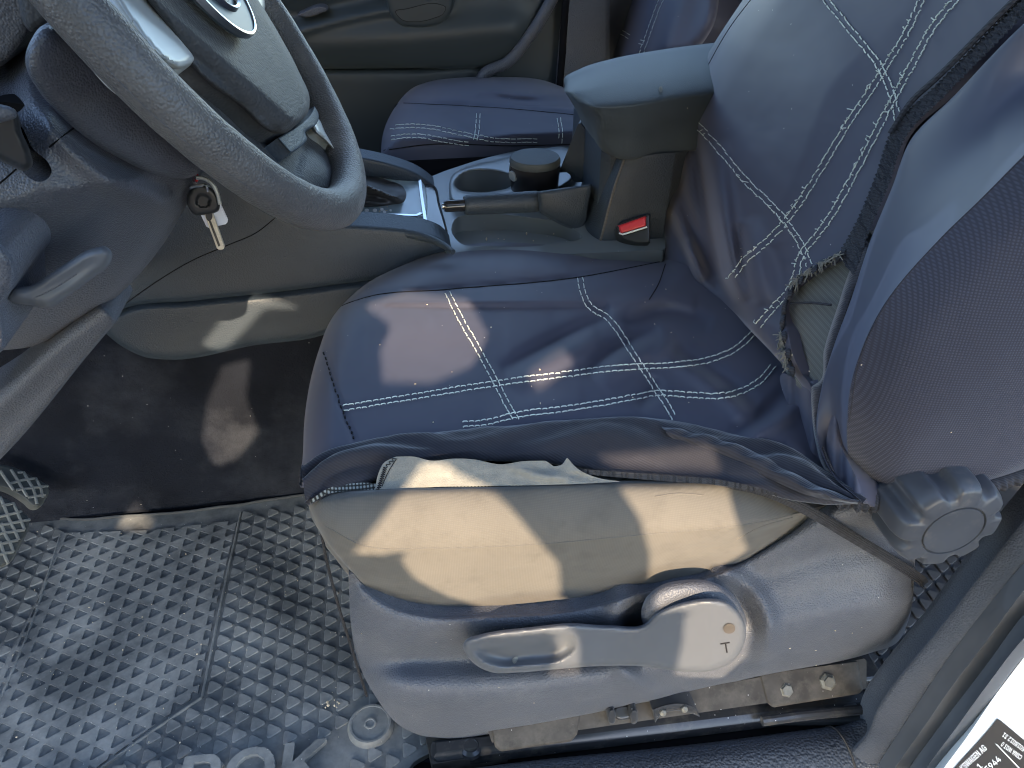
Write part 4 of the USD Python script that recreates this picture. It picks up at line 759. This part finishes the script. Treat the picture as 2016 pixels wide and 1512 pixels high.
def print_on(txt, start, ang, h_px, w_px=None, name='lettering', parent=stk):
    t = meshkit.text_mesh(txt, h_px, .4, bold=True); v = np.array(t.vertices); sx = (w_px / (v[:, 0].max() - v[:, 0].min())) if w_px else 1
    c, s = math.cos(ang), math.sin(ang); x, y = v[:, 0] * sx, v[:, 1]
    px = start[0] + x * c + y * s; py = start[1] + x * s - y * c
    part(parent, name, tm(DP(px, py, .0015 + .0004 * v[:, 2]), t.faces), 'print_white', False)
print_on('VOLKSWAGEN AG', (1882, 1532), -.748, 12.5, 84)
print_on('05944', (1938, 1528), -.748, 12.5, 45)
print_on('1', (1928, 1516), -.748, 11)
print_on('CSNA W03 0', (2014, 1489), math.radians(216), 9, 48)
print_on('5018012 31', (2020, 1473), math.radians(216), 9, 52)
part(stk, 'ruled_line', relief([(1959, 1464, 1), (1961, 1463, 1), (2050, 1556, 1), (2048, 1558, 1)], lambda a, b, h=0.: DP(a, b, .0018 + 0 * np.asarray(h)), None, step=6, back=None), 'print_white')

# ---------------------------------------------------------------- seat rail, sill roll
rail = thing('seat_rail', 'black steel seat slide rail under the driver seat, dusty, with brackets and bolts', 'seat rail')
def wbar(a, b, y, w, hgt, z0=None, bev=.003):
    P, Q_ = W(*map(np.float64, a), y=y), W(*map(np.float64, b), y=y); d = Q_ - P; L_ = np.linalg.norm(d); d /= L_; s = np.cross([0, 0, 1.], d); s /= np.linalg.norm(s)
    return frame_box((P + Q_) / 2 + np.cross(d, s) * 0 - A(0, 0, hgt / 2) + s * w / 2, (d, s, np.cross(d, s)), (L_ / 2, w / 2, hgt / 2), bev)
part(rail, 'lower_rail', wbar((848, 1494), (1745, 1384), -.004, .022, .026, bev=.006), 'rail_black')
part(rail, 'lower_channel', wbar((850, 1482), (1730, 1376), .016, .05, .006, bev=.001), 'rail_dirty')
part(rail, 'upper_rail', wbar((965, 1452), (1742, 1346), .020, .022, .014, bev=.003), 'rail_dirty')
part(rail, 'rail_lip', wbar((1130, 1448), (1700, 1372), .014, .006, .006, bev=.002), 'lever_plastic')
part(rail, 'mounting_plate', relief([(958, 1428, 1), (968, 1462, 1), (1706, 1356, 1), (1706, 1296, 1)], PL((0, .014, .052), (0, -.66, .75)), None, step=9, back=(0, .02, -.01)), 'rail_dirty')
pl1 = relief([(966, 1430, 1), (974, 1470, 1), (986, 1480, 1), (1124, 1460, 1), (1136, 1446, 1), (1144, 1405, 1)], PL((0, .010, .052), (0, -.66, .75)), lambda a, b, d: rnd(d, 5, .003), step=6, back=(0, .02, -.01))
part(rail, 'front_bracket', pl1, 'rail_dirty')
pl2 = relief([(1494, 1325, 1), (1510, 1384, 1), (1522, 1393, 1), (1692, 1366, 1), (1700, 1356, 1), (1688, 1300, 1)], PL((0, .010, .052), (0, -.66, .75)), lambda a, b, d: rnd(d, 5, .003), step=6, back=(0, .02, -.01))
part(rail, 'rear_bracket', pl2, 'rail_dirty')
def bolt(x, y, r_px, m='bolt_steel'):
    P = W(np.float64(x), np.float64(y), y=.008); d = (P - C) @ fw; r = r_px * d / F; ax = A(0, -.66, .75)
    a = part(rail, 'bolt', lathe([(0, .010), (r * .5, .010), (r * .52, .008), (r * .62, .0075), (r * .8, .006), (r * .82, -.002)], P, ax, 6), m, False)
    part(a, 'washer', lathe([(r * .8, .002), (r * 1.12, .001), (r * 1.15, -.002)], P, ax, 24), m, 40)
for x, y in ((999, 1438), (1105, 1424), (1543, 1357), (1625, 1341)): bolt(x, y, 21)
for x0 in (1204, 1248): part(rail, 'clip', relief([(x0 - 4, 1398), (x0 + 2, 1396), (x0 + 4, 1424), (x0 - 1, 1426)], PY(-.008), lambda a, b, d: rnd(d, 3, .003), step=4, back=(0, .02, 0)), 'rail_black')
part(rail, 'latch', relief([(1208, 1398), (1245, 1392), (1248, 1408), (1212, 1414)], PL((0, -.002, .05), (0, -.6, .8)), lambda a, b, d: rnd(d, 4, .004), step=4, back=(0, .02, 0)), 'rail_black')
part(rail, 'slide_bracket', relief([(1284, 1396, 1), (1290, 1424, 1), (1298, 1410), (1352, 1402), (1380, 1412, 1), (1366, 1392), (1340, 1384), (1300, 1390)], PY(-.008), lambda a, b, d: rnd(d, 3, .003), step=4, back=(0, .02, 0)), 'rail_black')
for x, y in ((1305, 1403), (1347, 1396)): part(rail, 'rivet', lathe([(0, .003), (.003, .002), (.0035, 0)], W(np.float64(x), np.float64(y), y=-.010), (0, -.8, .6), 14), 'bolt_steel', 40)
part(rail, 'end_stop', wbar((1690, 1340), (1742, 1334), .012, .04, .022, bev=.003), 'rail_black')
part(rail, 'slide_rod', tube([W(1500., 1420., y=-.010), W(1570., 1410., y=-.010), W(1690., 1398., y=-.010), W(1745., 1390., y=-.01)], .005, 10), 'rail_black')
part(rail, 'floor_plate', relief([(838, 1452, 1), (1000, 1432, 1), (1000, 1480, 1), (850, 1505, 1)], PZ(.012), None, step=8, back=(0, 0, -.02)), 'rail_dirty')
part(rail, 'torx_screw', lathe([(0, .004), (.0045, .004), (.0075, .006), (.011, .004), (.012, 0)], W(927., 1474., z=.014), (0, 0, 1), 24), 'rail_black', 30)
sl = thing('sill_roll', 'black grained padded roll along the door sill below the seat rail', 'sill trim')
sr = .0345
spath = curve([tuple(W(np.float64(a), np.float64(b), y=-.045)) for a, b in ((780, 1612), (1015, 1579), (1400, 1536), (1648, 1502))], n=60)
part(sl, 'padding', sweep(spath, circ(sr, 26)), 'sill_vinyl', 60)
ep = curve([tuple(W(np.float64(a), np.float64(b), y=-.045)) for a, b in ((1648, 1502), (1700, 1490), (1760, 1466))], n=16)
part(sl, 'end_sleeve', sweep(ep, circ(sr * .97, 22)), 'sill_vinyl', 60)
part(sl, 'sleeve_seam', sweep(np.array([spath[-1] + (spath[-1] - spath[-2]) * .2 + sr * 1.01 * (math.cos(t) * A(0, 1, 0) + math.sin(t) * A(0, 0, 1)) for t in np.linspace(0, 2 * math.pi, 40)]), circ(.001, 5), upv=(1, 0, .1)), 'rail_dirty')
single('sill_carpet', bbox((-1.2, -.06, -.04), (.75, .02, -.012), .004), 'void', kind='structure')

# ---------------------------------------------------------------- pedals
def pedal(label, poly, pos, fams):
    pd = thing('pedal', label, 'pedal')
    m = relief(poly, pos, lambda a, b, d: rnd(d, 5, .004), step=5, back=(-.008, .004, -.008)); part(pd, 'pad', m, 'pedal_rubber', 40)
    for l in fams:
        q = [(x / 6.05, 880 + y / 6.05) for x, y in l]; part(pd, 'tread_rib', line_on(q, m, .0019, .0004, 6, 4.), 'pedal_rib', 40)
pedal('worn brake pedal with pale crosshatched rubber ribs, lower left', [(-60, 975, 1), (0, 978), (18, 985), (42, 1006), (57, 1021), (56, 1038), (38, 1076), (20, 1107), (6, 1114), (-60, 1118, 1)], PL(tuple(W(20., 1040., z=.10)), (.62, -.25, .74)),
      [[(-100, 850), (0, 830), (250, 770)], [(-100, 955), (0, 935), (345, 868)], [(-100, 1055), (0, 1035), (290, 990)], [(-100, 1180), (0, 1160), (210, 1110)], [(-100, 1300), (0, 1280), (155, 1248)], [(20, 700), (160, 676)],
       [(0, 600), (45, 700), (110, 870), (180, 1010), (222, 1110)], [(160, 680), (240, 860), (290, 985)], [(10, 910), (60, 1040), (120, 1150), (160, 1250)], [(0, 1130), (50, 1280), (92, 1385)]])
pedal('dusty accelerator pedal with crosshatched ribs, behind the brake pedal', [(-60, 912, 1), (0, 914), (30, 921), (62, 938), (92, 956), (97, 966), (90, 982), (78, 998), (70, 999), (48, 983), (20, 966), (-60, 952, 1)], PL(tuple(W(50., 955., z=.085)), (.62, -.25, .74)),
      [[(110, 440), (250, 400), (430, 375)], [(190, 515), (380, 488), (560, 468)], [(330, 600), (540, 575)], [(210, 310), (290, 298)], [(130, 270), (210, 400), (265, 495), (325, 592)], [(280, 305), (335, 400), (390, 490), (440, 680)], [(425, 378), (480, 480), (508, 605)], [(0, 285), (100, 430), (160, 512)]])

# ---------------------------------------------------------------- rubber floor mats
S_ = .0203; DX = S_ * math.sqrt(3) / 2
fm = thing('floor_mat', 'dusty black rubber driver floor mat with triangular tread and raised letters', 'floor mat')
MO = [(-140, 1002, 1), (0, 1012), (120, 1020), (220, 1018), (350, 1008), (470, 993), (592, 975), (680, 966, 1), (740, 1100), (880, 1420, 1), (862, 1470), (810, 1505), (800, 1620, 1), (-140, 1620, 1)]
part(fm, 'base', relief(MO, PZ(0), lambda a, b, d: .0012 * (meshkit.fbm(np.stack([a / 60, b / 60, 0 * a], 1), 3, 6) - .5) * np.clip(d / 20, 0, 1) - .0006, step=11, back=(0, 0, -.008)), 'rubber', 60)
lip = curve([tuple(W(np.float64(a), np.float64(b), z=.004)) for a, b in ((-140, 1002), (0, 1010), (120, 1018), (170, 1021), (220, 1016), (350, 1006), (470, 991), (592, 973), (680, 964))], n=120)
part(fm, 'raised_lip', sweep(lip + A(0, 0, .003) * (meshkit.fbm(lip * 30, 2, 2)[:, None] - .5), np.array([(-.0012, -.004), (.0012, -.004), (.0007, -.001), (-.0004, -.0004)])), 'rubber_dark', 40)
div = curve([(474, 1000), (430, 1190), (396, 1370), (300, 1440), (176, 1530)], n=40)
for l in ([(473, 1008), (432, 1195), (396, 1372)], [(396, 1372), (300, 1438), (170, 1532)], [(118, 1052), (60, 1230), (-10, 1400)]):
    P = curve([tuple(W(np.float64(a), np.float64(b), z=.0016)) for a, b in l], n=50); part(fm, 'ridge', sweep(P, np.array([(-.0016, -.003), (.0016, -.003), (.0007, .0003), (-.0007, .0003)])), 'rubber_tread', 30)
TXT = [(440, 1500), (520, 1472), (620, 1455), (700, 1435), (700, 1560), (380, 1560)]
txtP, matP = Polygon(TXT), Polygon(curve(MO, True, step=20, dim=2)).buffer(-22)
fast = Point(730, 1431).buffer(1); fc = W(730., 1431., z=0.); fr = 40 * ((fc - C) @ fw) / F
def side_of(px):      # right of the ridge?
    i = np.argmin(np.hypot(*(div - px).T)); return px[0] > np.interp(px[1], div[:, 1], div[:, 0])
def tri_poly(cx, cy, k, r=.0016, flip=1):
    t = Polygon([(cx - flip * k * S_ * .289, cy - k * S_ / 2), (cx - flip * k * S_ * .289, cy + k * S_ / 2), (cx + flip * k * S_ * .577, cy)])
    return t.buffer(-r).buffer(r, quad_segs=2)
def stud(poly, z0, z1):
    c = np.array(poly.exterior.coords)[:-1]
    if Polygon(c).exterior.is_ccw is False: c = c[::-1]
    n = len(c); m = c.mean(0); ins = m + (c - m) * .9
    V = np.vstack([np.c_[c, np.full(n, z0)], np.c_[c, np.full(n, z1 - .0006)], np.c_[ins, np.full(n, z1)], [[*m, z1]]]); i = np.arange(n); j = (i + 1) % n
    f = []
    for a in (0, n): f += [np.stack([a + i, a + j, a + n + j], 1), np.stack([a + i, a + n + j, a + n + i], 1)]
    return tm(V, np.vstack(f + [np.stack([2*n + i, 2*n + j, np.full(n, 3*n)], 1)]))
near, pits, extra = [], [], []
g = np.random.default_rng(3)
for a in range(-36, 8):
    for b in range(-8, 26):
        cx, cy = -.10 + a * DX, .01 + b * S_ + (a % 2) * S_ / 2; p = proj([cx, cy, 0])
        if not (-60 < p[0] < 900 and 980 < p[1] < 1560): continue
        if not shapely.contains_xy(matP, *p) or np.hypot(*(p - [730, 1431])) < 52: continue
        if side_of(p):
            if shapely.contains_xy(txtP, *p): continue
            near.append((p[1], cx, cy))
        elif p[0] < np.interp(p[1], [1040, 1400], [122, -10]): near.append((p[1], cx, cy))
        else: pits.append((cx, cy))
near.sort(reverse=True)
for i, (_, cx, cy) in enumerate(near):
    s = stud(tri_poly(cx, cy, .95 + g.normal(0, .012), .0024), -.002, .0009 + g.normal(0, .00012))
    if i < 300: part(fm, 'tread_stud', s, 'rubber_tread', 30)
    else: extra.append(s)
if extra: part(fm, 'far_tread', cat(*extra), 'rubber_tread', 30, kind='stuff')
pit_px = [(x, y) for x, y in W(np.array([118., 300, 474, 432, 396, 300, 176, -60, -60, 60]), np.array([1046., 1040, 1020, 1190, 1368, 1438, 1530, 1560, 1420, 1200]), z=0.)[:, :2]]
web = Polygon(pit_px).buffer(-.004).difference(shapely.union_all([tri_poly(x, y, .86, .0018) for x, y in pits]))
wm = cat(*[trimesh.creation.extrude_polygon(q, (.0025), engine='earcut') for q in getattr(web, 'geoms', [web]) if q.area > 2e-5]); wm.apply_translation([0, 0, -.0016])
part(fm, 'pitted_tread', wm, 'rubber_tread', 30, 'raised web of rubber with triangular pits')
tx = meshkit.text_mesh('AMAROK', .046, .0062, bold=True); v = np.array(tx.vertices); wid = v[:, 0].max()
o_ = W(652., 1456., z=0.); v2 = np.stack([o_[0] - .004 + (v[:, 0] - wid) * 1.12 + (v[:, 1] - .046) * .05, o_[1] - .046 + v[:, 1] - .002, v[:, 2] - .001], 1)
part(fm, 'lettering', tm(v2, tx.faces), 'rubber_tread', 30)
ft = part(fm, 'fastener', lathe([(fr * 1.12, -.004), (fr * 1.12, .003), (fr * 1.02, .006), (fr, .0075), (fr * .90, .0075), (fr * .88, .0065), (0, .0065)], fc, (0, 0, 1), 48), 'rubber', 40)
part(ft, 'fastener_screw', lathe([(.0062, .006), (.006, .0078), (.0045, .0078), (.004, .0068), (0, .0068)], fc, (0, 0, 1), 20), 'rubber_tread', 40)
rmx = thing('floor_mat', 'dark rubber rear floor mat with scale-like tread behind the driver seat', 'floor mat')
part(rmx, 'base', relief([(1400, 900, 1), (2140, 900, 1), (2140, 1420, 1), (1400, 1420, 1)], PZ(.004), None, step=40, back=(0, 0, -.008)), 'rubber_dark')
rs = []
for a in range(20, 54):
    for b in range(-6, 24):
        cx, cy = a * DX, b * S_ + (a % 2) * S_ / 2; p = proj([cx, cy, 0])
        if 1440 < p[0] < 2040 and 880 < p[1] < 1400: rs.append((p[1], cx, cy))
rs.sort(reverse=True)
for _, cx, cy in rs[:300]: part(rmx, 'tread_stud', stud(tri_poly(cx, cy, 1.02, .003), .003, .0078), 'rubber_dark', 30)

# ---------------------------------------------------------------- crumbs and dust
g = np.random.default_rng(21); cr = []
allm = cat(cush, val, tan, bpan, outer, am, low)
def crumbs(x0, y0, x1, y1, n, s0, s1, z=None):
    q = np.stack([g.uniform(x0, x1, n), g.uniform(y0, y1, n)], 1)
    P = W(q[:, 0], q[:, 1], z=z) if z is not None else hit(q, allm, 0)[0]
    for p in P:
        if np.isnan(p).any(): continue
        m = trimesh.creation.icosphere(0, g.uniform(s0, s1)); m.vertices = m.vertices * g.uniform(.5, 1.5, 3) + p; cr.append(m)
crumbs(640, 500, 1600, 860, 26, .0005, .0010); crumbs(1150, 488, 1290, 512, 14, .0006, .0011); crumbs(700, 1230, 1780, 1400, 14, .0004, .0008); crumbs(1350, 100, 1900, 900, 14, .0004, .0008)
crumbs(0, 1030, 690, 1480, 90, .0003, .0008, .002); crumbs(636, 1372, 668, 1394, 12, .0007, .0015, .002); crumbs(900, 440, 1130, 475, 12, .0008, .0018, TZ - .018); crumbs(1080, 440, 1130, 458, 5, .0015, .003, TZ - .016)
crumbs(740, 405, 765, 418, 5, .0007, .0012, TZ + .012)
single('crumbs', cat(*cr), 'crumb', 'scattered pale crumbs on seat, console and mat', 'crumbs', kind='stuff', smooth=False)

# ---------------------------------------------------------------- unseen tree, out of view: leaf gaps shaped to drop sun patches in the cabin
tree = thing('unseen_shade_tree', 'unseen leafy tree out of view, its gaps placed to drop sun patches in the cabin', 'tree')
mall = cat(cush, val, tan, bpan, outer, lev, boss, flap, skirt, upm, lowm, tun, sp_l, low, tm(np.array([[-2, -1, 0], [2, -1, 0], [2, 2, 0], [-2, 2, 0.]]), [[0, 1, 2], [0, 2, 3]]))
LIT = [[(768, 915), (880, 915), (905, 938), (940, 952), (962, 962), (1012, 1010), (1052, 1060), (1098, 1110), (1104, 1204), (960, 1198), (880, 1172), (820, 1140), (796, 1110), (782, 1080), (762, 1092), (690, 1090), (700, 1050), (725, 990)],
       [(1222, 960), (1262, 1020), (1282, 1090), (1276, 1160), (1300, 1150), (1400, 1125), (1470, 1085), (1446, 1020), (1430, 955)],
       [(1085, 1238), (1122, 1236), (1138, 1262), (1140, 1322), (1082, 1322), (1105, 1285)],
       [(1352, 1188), (1440, 1180), (1474, 1230), (1470, 1290), (1420, 1335), (1330, 1330), (1345, 1270)],
       [(496, 578), (590, 606), (520, 606), (470, 660), (440, 692), (398, 680), (430, 640), (466, 588)],
       [(440, 722), (492, 708), (482, 780), (508, 850), (462, 905), (424, 918), (400, 870), (410, 790)],
       [(720, 602), (772, 640), (750, 690), (756, 750), (850, 752), (930, 720), (960, 660), (920, 590), (800, 575)],
       [(1040, 735), (1110, 690), (1130, 715), (1060, 770)], [(1180, 900), (1400, 880), (1420, 925), (1220, 918)],
       [(270, 985), (230, 1035), (300, 1040)]]
tc = A(.1, .1, .3) + SUN * 1.5
def to_uv(P): d = P - tc; return np.stack([d @ xx, d @ yy], 1)
gaps = []
for q in LIT:
    P, _ = hit(curve([(a, b, 1) for a, b in q], True, step=12, dim=2), mall)
    P = P[~np.isnan(P).any(1)]; gaps.append(Polygon(to_uv(P)).buffer(0))
gap = shapely.union_all(gaps)
g = np.random.default_rng(17); lv_, lf_ = [], []; n_ = 0
U = np.stack([g.uniform(-1.45, .85, 120000), g.uniform(-.65, 1.05, 120000)], 1)
dg = shapely.distance(gap, shapely.points(U)); ok = (dg > .0015) & ((np.hypot((U[:, 0] + .3) / 1.12, (U[:, 1] - .2) / .86) + .25 * meshkit.fbm(np.c_[U * 6, 0 * U[:, 0]], 3, 4)) < 1.05)
U, dg = U[ok], dg[ok]
for (u_, v_), d_ in zip(U, dg):
    if d_ > .04 and g.random() > .33: continue
    L_ = min(.034, d_ * .95) * g.uniform(.8, 1); w_ = L_ * .55; a_ = g.uniform(0, 2 * math.pi); z_ = g.normal(0, .03)
    e1_ = math.cos(a_) * xx + math.sin(a_) * yy; nz = SUN + g.normal(0, .35, 3); e2_ = np.cross(nz, e1_); e2_ /= np.linalg.norm(e2_)
    c_ = tc + u_ * xx + v_ * yy + z_ * SUN
    lv_ += [c_ - e1_ * L_, c_ + e2_ * w_, c_ + e1_ * L_, c_ - e2_ * w_]; lf_ += [[n_, n_ + 1, n_ + 2], [n_, n_ + 2, n_ + 3]]; n_ += 4
for q in getattr(gap, 'geoms', [gap]):
    for off in (.006, .013, .021):
        B = q.buffer(off)
        for o in getattr(B, 'geoms', [B]):
            m = max(6, int(o.exterior.length / .006))
            for i in range(m):
                a, b = (o.exterior.interpolate(x / m, normalized=True) for x in (i, i + .3)); t_ = np.array([b.x - a.x, b.y - a.y]); t_ /= np.linalg.norm(t_) + 1e-9
                if gap.distance(a) < off * .8: continue
                e1_ = t_[0] * xx + t_[1] * yy; e2_ = -t_[1] * xx + t_[0] * yy; c_ = tc + a.x * xx + a.y * yy + g.normal(0, .012) * SUN; L_ = g.uniform(.010, .014); w_ = .0062
                lv_ += [c_ - e1_ * L_, c_ + e2_ * w_, c_ + e1_ * L_, c_ - e2_ * w_]; lf_ += [[n_, n_ + 1, n_ + 2], [n_, n_ + 2, n_ + 3]]; n_ += 4
part(tree, 'crown', tm(np.array(lv_), np.array(lf_)), 'leaf', False, kind='stuff')
b0 = tc + SUN * .12; 
part(tree, 'trunk', sweep(curve([(b0[0] - .9, b0[1] - .7, -.58), (b0[0] - .85, b0[1] - .65, .2), (b0[0] - .5, b0[1] - .3, .8), (b0[0] - .1, b0[1] - .05, b0[2] + .1)], n=30), np.stack([circ(.06 - .045 * i / 29, 10) for i in range(30)])), 'bark', 60)
